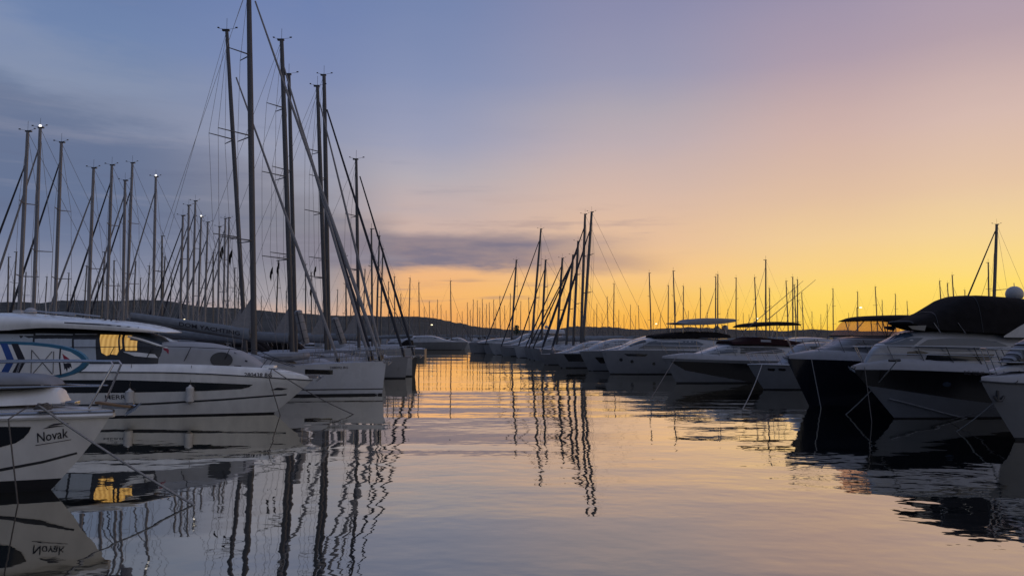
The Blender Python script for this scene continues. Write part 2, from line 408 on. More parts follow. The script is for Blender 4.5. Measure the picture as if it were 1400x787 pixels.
def clip_grid(poly, step):
    """a 2-D polygon cut into a grid of small faces, as a bmesh in the XY plane"""
    bm = bmesh.new()
    vs_ = [bm.verts.new((p[0], p[1], 0)) for p in poly]
    bm.faces.new(vs_)
    for ax in (0, 1):
        lo, hi = min(p[ax] for p in poly), max(p[ax] for p in poly)
        k = max(1, int(math.ceil((hi - lo) / step)))
        for i in range(1, k):
            co = [0, 0, 0]; co[ax] = lo + (hi - lo) * i / k
            no = [0, 0, 0]; no[ax] = 1
            bmesh.ops.bisect_plane(bm, geom=bm.verts[:] + bm.edges[:] + bm.faces[:], plane_co=co, plane_no=no)
    return bm
_font_cache = {}
def text_bm(body, w, h, bold=0.0, italic=0.0):
    """flat lettering scaled to w x h, origin at its lower left corner"""
    cu = bpy.data.curves.new('lettering', 'FONT'); cu.body = body; cu.resolution_u = 2; cu.offset = bold; cu.shear = italic
    ob = bpy.data.objects.new('lettering', cu); COL.objects.link(ob)
    dg = bpy.context.evaluated_depsgraph_get()
    me = bpy.data.meshes.new_from_object(ob.evaluated_get(dg))
    bpy.data.objects.remove(ob); bpy.data.curves.remove(cu)
    bm = bmesh.new(); bm.from_mesh(me); bpy.data.meshes.remove(me)
    xs = [v.co.x for v in bm.verts]; ys = [v.co.y for v in bm.verts]
    for v in bm.verts:
        v.co = ((v.co.x - min(xs)) / (max(xs) - min(xs)) * w, (v.co.y - min(ys)) / (max(ys) - min(ys)) * h, 0)
    for ax, L_, st in ((0, w, 0.12), (1, h, 0.12)):
        k = max(1, int(L_ / st))
        for i in range(1, k):
            co = [0, 0, 0]; co[ax] = L_ * i / k; no = [0, 0, 0]; no[ax] = 1
            bmesh.ops.bisect_plane(bm, geom=bm.verts[:] + bm.edges[:] + bm.faces[:], plane_co=co, plane_no=no)
    return bm

class Side:
    """anything with y(x, z): half breadth of a surface seen from the side, in boat coordinates"""
    def patch(s, poly, side, off=0.008, step=0.35):
        bm = clip_grid(poly, step)
        for v in bm.verts:
            x, z = v.co.x, v.co.y
            v.co = (x, side * (s.y(x, z) + off), z)
        return MB().frombm(bm)
    def text(s, body, x, z, w, h, side, off=0.014, sgn=1, bold=0.0, italic=0.0, slope=0.0):
        """x: where the first letter starts (as read by the viewer), sgn: +1 when the bow is on the viewer's right"""
        bm = text_bm(body, w, h, bold, italic)
        for v in bm.verts:
            xx, zz = x + sgn * v.co.x, z + v.co.y + slope * v.co.x
            v.co = (xx, side * (s.y(xx, zz) + off), zz)
        return MB().frombm(bm)

class Hull(Side):
    def __init__(s, L, B, sheer, rake, zk=-0.4, ps=2.6, pk=1.5, kb=0.78, stem=1.3, fl=0.75, stern=0.9, transom_rake=0.0, pexp=0.9):
        s.L, s.B, s.rake, s.zk, s.ps, s.pk, s.kb, s.stem, s.fl, s.stern, s.tr, s.pexp = L, B, rake, zk, ps, pk, kb, stem, fl, stern, transom_rake, pexp
        s.sheer = smooth_tab(sheer) if isinstance(sheer, list) else [(0, sheer), (1, sheer)]
        s.tip = s.sheer[-1][1]
    def zs(s, t): return interp(s.sheer, t)
    def xb(s, z):
        k = min(1.0, max(0.0, 1 - (z - s.zk) / (s.tip - s.zk)))
        return s.L / 2 - s.rake * k ** s.stem
    def xs_(s, z): return -s.L / 2 - s.tr * 0 + s.tr * max(0, z) * -1.0
    def hb(s, t, v):
        st = s.stern + (1 - s.stern) * min(1.0, t / 0.35) * (2 - min(1.0, t / 0.35))
        a = s.B / 2 * st * max(0.0, 1 - t ** s.ps) ** s.pexp
        b = s.B / 2 * st * s.kb * max(0.0, 1 - t ** s.pk)
        return b + (a - b) * v ** s.fl
    def P(s, t, v, side=1):
        z = s.zk + (s.zs(t) - s.zk) * v
        x = s.xs_(z) + (s.xb(z) - s.xs_(z)) * t
        return Vector((x, side * s.hb(t, v), z))
    def tv(s, x, z):
        t = min(1.0, max(0.0, (x - s.xs_(z)) / (s.xb(z) - s.xs_(z))))
        return t, min(1.0, max(0.0, (z - s.zk) / (s.zs(t) - s.zk)))
    def y(s, x, z):
        t, v = s.tv(x, z); return s.hb(t, v)
    def ty(s, x):
        """half breadth and height of the sheer at x"""
        t = min(1.0, max(0.0, (x + s.L / 2) / s.L)); return s.hb(t, 1.0), s.zs(t)
    def mesh(s, nt=36, nv=12):
        m = MB()
        ts = [1 - (1 - i / nt) ** 1.35 for i in range(nt + 1)]
        for side in (-1, 1):
            m.grid([[s.P(t, j / nv, side) for j in range(nv + 1)] for t in ts])
        m.grid([[s.P(0, j / nv, -1) for j in range(nv + 1)], [s.P(0, j / nv, 1) for j in range(nv + 1)]])
        return m
    def deck(s, camber=0.08, inset=0.99, drop=0.02, nt=30, t1=1.0, raised=0.0, edge=0.26):
        """deck sheet; raised: a moulded gunwale that leans inward from the sheer before the deck flattens"""
        m = MB(); rows = []
        for i in range(nt + 1):
            t = t1 * (1 - (1 - i / nt) ** 1.3); p = s.P(t, 1.0)
            qs = [-1 + k / 4 for k in range(9)] if not raised else [-1, -.98, -.94, -.88, -.80, 1 * -(1 - edge), -.5, 0, .5, 1 - edge, .80, .88, .94, .98, 1]
            row = []
            for q in qs:
                k = min(1.0, (1 - abs(q)) / edge); hgt = raised * (1 - (1 - k) ** 2.2) * min(1.0, .35 + p.y)
                row.append(Vector((p.x - 0.01, p.y * (inset if not raised else 1.0) * q, p.z - (drop if not raised else 0.0) + hgt + camber * (1 - q * q) * min(1, p.y))))
            rows.append(row)
        return m.grid(rows)
    def rubrail(s, r=0.03, dz=-0.03, t0=0.0, t1=1.0, n=40):
        m = MB()
        for side in (-1, 1):
            m.tube([s.P(t0 + (t1 - t0) * i / n, 1.0, side) + Vector((0, side * r * 0.3, dz)) for i in range(n + 1)], r, 6)
        return m
    def band(s, x0, x1, z0, z1, side, off=0.006, n=40, x1b=None):
        """a stripe along the hull between two height curves (numbers or functions of x), ending on the stem"""
        f0 = z0 if callable(z0) else (lambda x: z0); f1 = z1 if callable(z1) else (lambda x: z1)
        rows = []
        for i in range(n + 1):
            k = i / n; row = []
            for j in range(7):
                q = j / 6
                xe = s.xb(f0(s.L / 2) + (f1(s.L / 2) - f0(s.L / 2)) * q) if x1b is None else x1 + (x1b - x1) * q
                x = x0 + (xe - x0) * k
                z = f0(x) + (f1(x) - f0(x)) * q
                row.append(Vector((x, side * (s.y(x, z) + off), z)))
            rows.append(row)
        return MB().grid(rows)

class Gunwale(Side):
    """the inward-leaning face above the sheer of a hull whose deck is raised"""
    def __init__(s, h, raised, edge=0.26): s.h, s.r, s.e = h, raised, edge
    def y(s, x, z):
        b, zs = s.h.ty(x); k = min(.98, max(0.0, (z - zs) / (s.r * min(1.0, .35 + b))))
        return b * (1 - s.e * (1 - (1 - k) ** (1 / 2.2)))

class Form(Side):
    """a deckhouse, roof or cover: superelliptic sections along x; stations (x, z bottom, z top, half width)"""
    def __init__(s, st, n=4.5, tumble=0.10, smooth=True):
        st = sorted(st)
        mk = (lambda i: smooth_tab([(q[0], q[i]) for q in st])) if smooth else (lambda i: [(q[0], q[i]) for q in st])
        s.zb_, s.zt_, s.w_ = mk(1), mk(2), mk(3)
        s.x0, s.x1, s.n, s.tum = st[0][0], st[-1][0], n, tumble
    def zb(s, x): return interp(s.zb_, x)
    def zt(s, x): return max(interp(s.zt_, x), s.zb(x) + 0.004)
    def w(s, x): return max(0.004, interp(s.w_, x))
    def y(s, x, z):
        zb, zt = s.zb(x), s.zt(x); k = min(1.0, max(0.0, (z - zb) / (zt - zb)))
        return s.w(x) * (1 - s.tum * k) * (1 - k ** s.n) ** (1.0 / s.n)
    def P(s, x, ph, off=0.0):
        c, sn = math.cos(ph), math.sin(ph); e = 2.0 / s.n
        zb, zt = s.zb(x), s.zt(x); k = abs(sn) ** e
        y = math.copysign(abs(c) ** e, c) * s.w(x) * (1 - s.tum * k)
        p = Vector((x, y, zb + (zt - zb) * k))
        if off:
            d = 0.02
            a = s.P(min(s.x1, x + d), ph) - s.P(max(s.x0, x - d), ph); b = s.P(x, min(math.pi, ph + d)) - s.P(x, max(0, ph - d))
            nrm = a.cross(b)
            if nrm.length > 1e-9:
                nrm.normalize()
                if nrm.z < 0 and abs(nrm.z) > 0.02 or (abs(nrm.z) <= 0.02 and nrm.y * y < 0): nrm = -nrm
                p += nrm * off
        return p
    def mesh(s, nx=30, na=20, ends=True):
        m = MB(); rows = []
        for i in range(nx + 1):
            x = s.x0 + (s.x1 - s.x0) * i / nx
            rows.append([s.P(x, math.pi * j / na) for j in range(na + 1)])
        m.grid(rows)
        m.grid([[r[0] for r in rows], [r[-1] for r in rows]])
        if ends: m.poly(rows[0]); m.poly(rows[-1][::-1])
        return m
    def top_patch(s, poly, off=0.010, step=0.2):
        """polygon in (x, angle across the top), angle pi/2 on the centre line"""
        bm = clip_grid(poly, step)
        for v in bm.verts: v.co = s.P(v.co.x, v.co.y, off)
        return MB().frombm(bm)

class Boat:
    """a thing: Empty at the waterline amidships, bow to the photo's right (sgn=+1) or left (-1)"""
    def __init__(s, name, label, cat, tip_px, tip_py, Y, sgn, L, group=None, yaw=0.0):
        p = at(tip_px, tip_py, Y)
        s.sgn, s.L, s.ang = sgn, L, (0.0 if sgn > 0 else math.pi) + yaw
        s.hd = Vector((math.cos(s.ang), math.sin(s.ang), 0)); s.nm = Vector((-s.hd.y, s.hd.x, 0))
        s.O = Vector((p.x, Y, 0)) - s.hd * (L / 2)
        s.X, s.Y = s.O.x, s.O.y
        s.tipz = p.z; s.h = None
        s.near = -sgn
        s.root = empty(name, tuple(s.O), s.ang)
        tag(s.root, label, cat, group)
    def c(s, px, py, dy=0.0):
        """photo pixel -> (x, z) on the boat's lengthwise plane dy metres nearer than its centre line"""
        r = ray(px, py); cam_ = Vector((0, 0, CH))
        k = (s.near * dy - (cam_ - s.O).dot(s.nm)) / r.dot(s.nm)
        p = cam_ + r * k
        return ((p - s.O).dot(s.hd), p.z)
    def w(s, x, y, z):
        """boat coordinates -> world"""
        p = s.O + s.hd * x + s.nm * y; return Vector((p.x, p.y, z))
    def on(s, surf, px, py):
        """photo pixel -> (x, z) on the near side of a hull or deckhouse"""
        y = 1.0
        for _ in range(6):
            x, z = s.c(px, py, y); y = surf.y(x, z)
        return (x, z)
    def pts(s, surf, lst): return [s.on(surf, *q) for q in lst]
    def form(s, st, **kw):
        """stations (px, row of the bottom, row of the top, half width) seen on the centre plane"""
        out = []
        for px, pb, pt, w in st:
            x, zb = s.c(px, pb); _, zt = s.c(px, pt)
            if s.h is not None: w = min(w, max(.12, s.h.ty(x)[0] - .2))
            out.append((x, zb, zt, w))
        return Form(out, **kw)
    def add(s, mb, name, m, parent=None, label=None, smooth=35):
        o = mb.build(name, M[m] if isinstance(m, str) else m, parent or s.root, smooth)
        if label: o['label'] = label
        return o
    def both(s, surf, lst, name, m, parent=None, off=0.01, far=True, step=0.35):
        q = s.pts(surf, lst); o = None
        for sd in ((s.near, -s.near) if far else (s.near,)):
            k = s.add(surf.patch(q, sd, off, step), name, m, parent); o = o or k
        return o
def bow_rail(bt, hull, x0, x1, h, r=0.016, n=10, every=2, inset=0.12, lower=True, open_bow=True, lean=0.25, name='bow_rail', h1=None, dz=0.0):
    """tubular rail along both deck edges from x0 to x1 (near the tip), stanchions as its children"""
    m = MB(); st = []
    for side in (-1, 1):
        top, mid = [], []
        for i in range(n + 1):
            x = x0 + (x1 - x0) * i / n; y, z = hull.ty(x - 0.15); z += dz
            hh = h + ((h1 if h1 is not None else h) - h) * i / n
            yy = max(0.04, y - inset)
            top.append(Vector((x + lean * hh, side * yy, z + hh))); mid.append(Vector((x + lean * hh * .5, side * yy, z + hh * .52)))
            if i % every == 0 or i == n:
                st.append((Vector((x, side * yy, z - 0.01)), top[-1].copy()))
        if open_bow: pass
        m.tube(top, r, 6)
        if lower: m.tube(mid, r * 0.7, 5)
        if not open_bow and side == 1:
            y1 = top[-1].y; e = top[-1]
            m.tube([Vector((e.x, y1, e.z)), Vector((e.x + .12, y1 * .5, e.z)), Vector((e.x + .15, 0, e.z)), Vector((e.x + .12, -y1 * .5, e.z)), Vector((e.x, -y1, e.z))], r, 6)
    o = bt.add(m, name, 'steel')
    for a, b in st:
        bt.add(MB().tube([a, b], r * 0.9, 5), 'stanchion', 'steel', o)
    return o
def fender(bt, hull, x, ztop, h=0.75, r=0.13, rope_to=None):
    y = hull.y(x, ztop - h * .5) + r + 0.01
    o = bt.add(MB().tube([(x, bt.near*y, ztop + .06), (x, bt.near*y, ztop), (x, bt.near*y, ztop - h*.08), (x, bt.near*y, ztop - h*.9), (x, bt.near*y, ztop - h), (x, bt.near*y, ztop - h - .05)], r, 12, rads=[.03, .06, r, r, .06, .03]), 'fender', 'fender')
    if rope_to is not None:
        yy = hull.ty(x)[0] - 0.1
        bt.add(MB().tube([(x, bt.near*y, ztop + .05), (x, bt.near*(max(yy, y - r)), rope_to)], .010, 5), 'fender_rope', 'rope', o)
    return o
def anchor(bt, x, z, s=1.0):
    """plough anchor stowed in a bow roller, shank pointing forward"""
    m = MB()
    m.box((x - .25*s, 0, z), (.7*s, .05*s, .07*s))
    m.tube([(x, 0, z), (x + .16*s, 0, z - .06*s)], .03*s, 6)
    for sd in (-1, 1):
        m.poly([(x + .30*s, 0, z + .05*s), (x + .06*s, sd*.20*s, z - .12*s), (x - .12*s, 0, z - .26*s)])
        m.poly([(x + .30*s, 0, z + .02*s), (x + .06*s, sd*.18*s, z - .16*s), (x - .10*s, 0, z - .30*s)])
    o = bt.add(m, 'anchor', 'steel', smooth=0)
    r = MB()
    for sd in (-1, 1): r.box((x - .35*s, sd*.06*s, z - .05*s), (.6*s, .015*s, .12*s))
    r.tube([(x - .06*s, -.06*s, z - .06*s), (x - .06*s, .06*s, z - .06*s)], .05*s, 8)
    bt.add(r, 'bow_roller', 'steel')
    return o
def line(name, pts, r, m, label, sag=0.0, group=None):
    """a rope hung between points: a thing of its own; its origin at the first point"""
    out = []
    for a, b in zip(pts, pts[1:]):
        a, b = Vector(a), Vector(b)
        for i in range(13):
            k = i / 12; p = a.lerp(b, k); p.z -= sag * 4 * k * (1 - k); out.append(p)
    o0 = out[0].copy()
    o = MB().tube([p - o0 for p in out], r, 6).build(name, M[m], None, 60, loc=o0)
    return tag(o, label, 'mooring line', group)
# ------------------------------------------------------------------ setting
w = MB()
xs = [-9000, -300, -60, 60, 300, 9000]; ysr = [-300, 0, 60, 200, 600, 12000]
w.grid([[Vector((x, y, 0)) for x in xs] for y in ysr])
tag(w.build('water', M['water'], None, 0), kind='structure')

ridge = smooth_tab([(-1400, 418), (-700, 404), (-300, 408), (0, 413), (60, 414), (130, 411.5), (190, 411), (215, 411), (260, 417), (300, 421), (340, 424), (420, 430), (480, 432), (530, 433), (575, 433), (600, 436.5),
    (640, 445), (680, 450), (720, 452), (745, 452), (770, 448.5), (790, 446.5), (820, 448), (860, 450), (890, 451), (920, 448.5), (945, 448), (980, 451), (1040, 453), (1090, 452.5),
    (1112, 450.5), (1150, 453), (1200, 454.5), (1300, 455), (1500, 452), (1900, 446), (2600, 440)])
def hill(name, ys, fr, px0, px1, step):
    m = MB(); rows = []
    px = px0
    while px <= px1:
        row = []
        top = (HY - interp(ridge, px)) / F
        for Y, k in zip(ys, fr):
            z = top * 1900 * k + CH * k
            X = (px - 700) / F * 1900 * (0.55 + 0.45 * Y / 1900)
            nz = noise.noise(Vector((X * .012, Y * .012, 0))) * 5 + noise.noise(Vector((X * .045, Y * .045, 5))) * 2.2 + abs(noise.noise(Vector((X * .16, Y * .16, 9)))) * 3.0 + noise.noise(Vector((X * .4, Y * .3, 2))) * 2.0
            row.append(Vector((X, Y, z + (nz * min(1, k * 1.3) * (0.7 if k > .99 else 1) if k > 0 else -1.0))))
        rows.append(row); px += step
    m.grid(rows)
    return tag(m.build(name, M['hill'], None, 60), kind='structure')
hill('hills', [760, 800, 900, 1050, 1200, 1350, 1500, 1650, 1800, 1900, 2050, 2500], [0, .06, .16, .30, .42, .55, .68, .82, .95, 1.0, .9, -0.01], -1400, 2600, 2.5)

def quay(x0, x1, y0, y1):
    m = MB()
    m.box(((x0 + x1) / 2, (y0 + y1) / 2, 0.2), (x1 - x0, y1 - y0, 1.0), bev=0.05)
    y = y0 + 2
    while y < y1:
        for x in (x0 + .3, x1 - .3): m.tube([(x, y, -1.5), (x, y, 0.3)], 0.2, 8)
        y += 6
    return tag(m.build('pier', M['concrete'], None, 30), kind='structure')
quay(-24.6, -22.4, 12, 92)
quay(31.5, 33.5, 10, 96)
quay(-40, 60, -6, -1.2)

# ------------------------------------------------------------------ the near cruiser on the left
bt = Boat('cabin_cruiser', 'nearest white cabin cruiser on the left with a paddleboard on its bow rail', 'motorboat', 155, 557, 15.6, +1, 8.5)
h = Hull(8.5, 2.9, [(0, 1.60), (.5, 1.64), (.8, 1.68), (1, 1.67)], 1.62, zk=-.4, ps=2.5, pk=1.45, kb=.70, stem=1.25, fl=.62); bt.h = h
bt.add(h.mesh(44, 14), 'hull', 'gel')
bt.add(h.band(-4.2, None, -.2, .24, bt.near), 'antifouling', 'antifoul'); bt.add(h.band(-4.2, None, -.2, .24, -bt.near), 'antifouling', 'antifoul')
bt.add(h.deck(.09), 'deck', 'gel_deck')
bt.add(h.rubrail(.035, -.05), 'rub_rail', 'steel')
bt.add(h.rubrail(.05, -.13), 'gunwale_moulding', 'gel')
bt.both(h, [(-90, 582), (43, 583), (40, 590), (33, 598), (22, 605), (0, 611), (-90, 613)], 'hull_window', 'glass')
bt.both(h, [(-120, 659), (0, 640), (60, 629), (105, 617.5), (106, 620), (60, 632.5), (0, 644), (-120, 663)], 'hull_stripe', 'trim', off=.006)
q0 = bt.on(h, 52, 606.5); q1 = bt.on(h, 96, 598)
lg = bt.add(h.text('Novak', q0[0], q0[1] + .03, q1[0] - q0[0] - .02, .195, bt.near, bold=.008, italic=.12, slope=.16), 'lettering', 'ink')
sw = MB()
for k, (a, b, hgt) in enumerate(((.12, .50, .05), (.20, .60, .03))):
    bm = clip_grid([(q0[0] + a, q0[1] + .31 + .05*k), (q0[0] + a + .12, q0[1] + .36 + .05*k), (q0[0] + a + .25, q0[1] + .37 + .05*k), (q0[0] + b, q0[1] + .35 + .06*k), (q0[0] + a + .24, q0[1] + .345 + .05*k)], .1)
    for v in bm.verts: v.co = (v.co.x, bt.near * (h.y(v.co.x, v.co.y) + .014), v.co.y)
    sw.frombm(bm)
bt.add(sw, 'wave_emblem', 'ink', lg)
ul = MB()
bm = clip_grid([(q0[0] - .04, q0[1] - .035), (q1[0] + .02, q0[1] + .06), (q1[0] + .02, q0[1] + .072), (q0[0] - .04, q0[1] - .02)], .15)
for v in bm.verts: v.co = (v.co.x, bt.near * (h.y(v.co.x, v.co.y) + .014), v.co.y)
bt.add(ul.frombm(bm), 'underline', 'ink', lg)
trunk = bt.form([(-170, 553, 505, 1.2), (-60, 553, 526, 1.12), (0, 552, 530, 1.04), (45, 551, 530, .90), (74, 550, 526.5, .66), (83, 550, 530, .56), (88, 550, 540, .46), (91, 550, 548, .36)], n=2.1, tumble=.12)
bt.add(trunk.mesh(36, 24), 'foredeck_trunk', 'gel')
cush = bt.form([(-130, 527, 502, .80), (0, 529, 509.5, .74), (40, 529, 510.5, .62), (66, 528, 514, .46), (76, 527, 520, .34), (80, 526, 525, .24)], n=3.2, tumble=-.08)
cu = bt.add(cush.mesh(24, 18), 'sun_pad', 'rubber')
ed = MB()
for sd in (-1, 1): ed.tube([cush.P(cush.x0 + (cush.x1 - cush.x0) * i / 20, .12 if sd > 0 else math.pi - .12, .008) for i in range(21)], .018, 5)
bt.add(ed, 'dark_edge', 'trim', cu)  # dark pad edge, also painted in for the shaded gap beneath
hx = bt.c(-140, 500)[0]
cab = Form([(hx - 3.4, 1.7, 3.25, 1.2), (hx - 1.6, 1.7, 3.35, 1.2), (hx - .6, 1.7, 3.1, 1.15), (hx + .1, 1.7, 2.4, 1.0), (hx + .4, 1.7, 1.9, .8)], n=5)
bt.add(cab.mesh(24, 20), 'wheelhouse', 'gel')
for sd in (-1, 1):
    bt.add(cab.patch([(hx - 3.1, 2.3), (hx - .4, 2.3), (hx - .9, 2.95), (hx - 3.1, 3.0)], sd), 'side_window', 'glass')
bt.add(cab.top_patch([(hx - .5, .9), (hx + .05, .9), (hx + .05, math.pi - .9), (hx - .5, math.pi - .9)]), 'windscreen', 'glass')
# bow rail: high rail each side, legs at the bow, short second rail
def rail_pts(side, xa, xb, hgt, n=12, inset=.16):
    out = []
    for i in range(n + 1):
        x = xa + (xb - xa) * i / n; y, z = h.ty(x - .1); out.append(Vector((x, side * max(.16, y - inset), z + hgt)))
    return out
xt = bt.c(141, 497, .45)[0]
for sd in (-1, 1):
    top = rail_pts(sd, -1.6, xt, .98)
    e = top[-1]; foot = Vector((e.x - .36, sd * (abs(e.y) + .12), 1.70)); mid = Vector((e.x + .05, e.y, e.z - .06))
    o = bt.add(MB().tube(top + [mid, foot], .022, 8), 'bow_rail', 'steel')
    lo = rail_pts(sd, -1.6, e.x - .22, .47); bt.add(MB().tube(lo, .017, 6), 'lower_rail', 'steel', o)
    for xx in (-.9, .45, 1.75):
        y, z = h.ty(xx - .3); y2 = h.ty(xx)[0]
        bt.add(MB().tube([(xx - .32, sd * (y - .14), z), (xx + .05, sd * max(.15, y2 - .16), z + .98)], .020, 6), 'stanchion', 'steel', o)
ax, az = bt.c(150, 548)
anchor(bt, ax + .42, az - .06, .85)
rollerb = bt.add(MB().box((ax + .10, 0, az - .07), (.75, .16, .05), ry=.12, bev=.01), 'bow_plank', 'teak')
cl = MB()
cx, cz = bt.c(61, 547, .62)
for k in range(5):
    cl.tube([(cx + math.cos(a) * (.17 - .02*k), bt.near * .66 + math.sin(a) * .09, 1.735 + .022 * k + .008 * math.sin(3*a + k)) for a in [6.2832 * i / 20 for i in range(21)]], .017, 6)
bt.add(cl, 'coiled_rope', 'rope')
bt.add(MB().tube([(cx - .12, bt.near*.62, 1.80), (cx + .14, bt.near*.62, 1.81)], .018, 8).tube([(cx - .04, bt.near*.62, 1.70), (cx - .04, bt.near*.62, 1.80)], .014).tube([(cx + .06, bt.near*.62, 1.70), (cx + .06, bt.near*.62, 1.80)], .014), 'cleat', 'steel')
bt.add(MB().box((bt.c(104, 547)[0], -.12, 1.80), (.22, .20, .09), bev=.02), 'windlass', 'steel')
bt.add(MB().box((bt.c(97, 545)[0] - .30, .1, 1.772), (.40, .42, .03), bev=.01), 'anchor_locker_hatch', 'gel_deck')
bt.add(MB().tube([(bt.c(132, 541)[0], .18, 1.70), (bt.c(132, 541)[0], .18, 1.80)], .045, 10), 'bow_light', 'plastic')
NOVAK, NOVAK_H = bt, h

# paddleboard on its edge, lashed to the far bow rail
Yb = 16.62; zc = at(60, 494, Yb).z; sc = Yb / F
def board_outline(shrink=0.0):
    prof = [(121, 0.6), (119, 5), (115, 9.5), (109, 13.5), (100, 17.5), (88, 21), (70, 24), (45, 26.5), (15, 27.6), (-20, 27.6), (-50, 26), (-72, 21), (-84, 12), (-87, 2)]
    up = [(x - (shrink if x > 60 else 0) * (1 if x > 100 else .4), max(.3, hh - shrink)) for x, hh in prof]
    pts = [at(x, 494 - hh, Yb) for x, hh in up] + [at(x, 494 + hh, Yb) for x, hh in reversed(up)]
    return [(p.x, p.z) for p in pts]
bx0 = at(60, 494, Yb).x
brd = empty('paddleboard', (bx0, Yb, zc))
tag(brd, 'white paddleboard with blue rim and red bird print standing on edge behind the bow rail', 'paddleboard')
def plate(name, outline, ya, yb, m, parent):
    mb = MB(); pts = [(x - bx0, z - zc) for x, z in outline]
    mb.grid([[Vector((x, ya, z)) for x, z in pts], [Vector((x, yb, z)) for x, z in pts]], close=True)
    mb.poly([(x, ya, z) for x, z in pts]); mb.poly([(x, yb, z) for x, z in pts][::-1])
    return mb.build(name, M[m], parent, 30)
plate('rim', board_outline(0), -.055, .055, 'teal', brd)
plate('deck_pad', board_outline(4.2), -.062, .062, 'gel', brd)
def dec(name, poly, m):
    return plate(name, [(at(x, y, Yb).x, at(x, y, Yb).z) for x, y in poly], -.0655, -.060, m, brd)
dec('blue_stripe', [(3, 469), (12.5, 469), (22.5, 493), (9, 518.5), (-1, 518), (12.5, 493)], 'blue')
dec('black_stripe', [(18, 469.5), (27, 469.5), (38, 493), (24, 519), (14, 519), (28, 493)], 'ink')
dec('dark_band', [(84, 475.5), (86, 476), (84.6, 494), (86.5, 512), (84.5, 512.5), (82.6, 494)], 'ink')
dec('bird_print', [(87.5, 483), (92, 486.5), (97, 490), (98.5, 494.5), (95, 494), (92, 494.5), (89.5, 490)], 'red')
dec('bird_wing', [(89, 495.5), (92, 496.5), (95, 495.5), (99, 496), (100.5, 503), (98, 500.5), (96.8, 504), (95, 501.5), (94, 508), (92, 503), (90.5, 505)], 'ink')
bg_ = MB()
for a, b in (((46, 478), (74, 511)), ((74, 480), (46, 512)), ((46, 478), (45, 512)), ((76, 480), (75, 510))):
    p, q = at(*a, Yb), at(*b, Yb); bg_.tube([(p.x - bx0, -.07, p.z - zc), (q.x - bx0, -.07, q.z - zc)], .007, 5)
bg_.build('bungee_cord', M['trim'], brd)

# mooring lines of the cruiser
wl = on_water(272, 690)
line('mooring_line', [NOVAK.root.matrix_world @ Vector((0,0,0)) + Vector((cx + NOVAK.X, NOVAK.Y - .75, 1.79)) - Vector((NOVAK.X, NOVAK.Y, 0)) if False else Vector((NOVAK.X + cx - .02, NOVAK.Y - .75, 1.80)), Vector((wl.x, wl.y, -.05))], .022, 'rope_pale', 'long slack mooring line from the near cruiser down into open water', sag=.05)
wl2 = on_water(25, 689)
line('mooring_line', [Vector((NOVAK.X + cx - .2, NOVAK.Y - .8, 1.79)), Vector((NOVAK.X + cx - .24, NOVAK.Y - 1.32, 1.60)), Vector((wl2.x, wl2.y, -.05))], .014, 'rope', 'dark mooring line hanging down the near cruiser\'s white topside')

# ------------------------------------------------------------------ the motor yacht with the lit cabin window
bt = Boat('motor_yacht', 'white motor yacht with two windows glowing yellow in its cabin', 'motor yacht', 427, 517, 30.6, +1, 14.5)
h = Hull(14.5, 3.9, [(0, 1.82), (.60, 1.76), (.74, 1.68), (.84, 1.57), (.92, 1.47), (.965, 1.41), (1, 1.36)], 2.05, zk=-.4, ps=2.8, pk=2.0, kb=.86, stem=1.05, fl=.62); bt.h = h
bt.add(h.mesh(50, 16), 'hull', 'gel')
for sd in (-1, 1): bt.add(h.band(-7.2, None, -.25, .06, sd), 'antifouling', 'antifoul')
bt.add(h.deck(.03, raised=.33, edge=.20, nt=44), 'deck', 'gel')
bt.add(h.rubrail(.024, -.01), 'rub_rail', 'trim')
gw = Gunwale(h, .33, .20)
bt.both(h, [(-60, 519), (163, 519), (230, 521), (300, 523.5), (346, 525.5), (340, 529), (330, 531.5), (280, 534), (163, 536.5), (-60, 537)], 'hull_window', 'glass', step=.6)
bt.both(h, [(-60, 552), (160, 552), (204, 550.5), (300, 545), (392, 538), (392, 540), (300, 547.5), (204, 553.2), (160, 554.5), (-60, 554.5)], 'hull_stripe', 'trim', off=.006, step=.6)
q0 = bt.on(gw, 334, 514.5); q1 = bt.on(gw, 372, 514.5)
bt.add(gw.text('280438 BG', q0[0], q0[1], q1[0] - q0[0], .16, bt.near, off=.02, bold=.015, slope=-.035), 'registration', 'ink')
q0 = bt.on(h, 372, 534); q1 = bt.on(h, 389, 532)
em = bt.add(h.text('MERRY', bt.on(h, 144, 545.5)[0], bt.on(h, 144, 545.5)[1], .95, .17, bt.near, bold=.005), 'lettering', 'ink')
bm = clip_grid([(q0[0] - .05, q0[1] + .03), (q0[0] + .2, q0[1] + .13), (q0[0] + .36, q0[1] + .12), (q0[0] + .60, q0[1] + .08), (q0[0] + .35, q0[1] + .02), (q0[0] + .15, q0[1] + .03)], .1)
for v in bm.verts: v.co = (v.co.x, bt.near * (h.y(v.co.x, v.co.y) + .014), v.co.y)
bt.add(MB().frombm(bm), 'bow_emblem', 'ink')
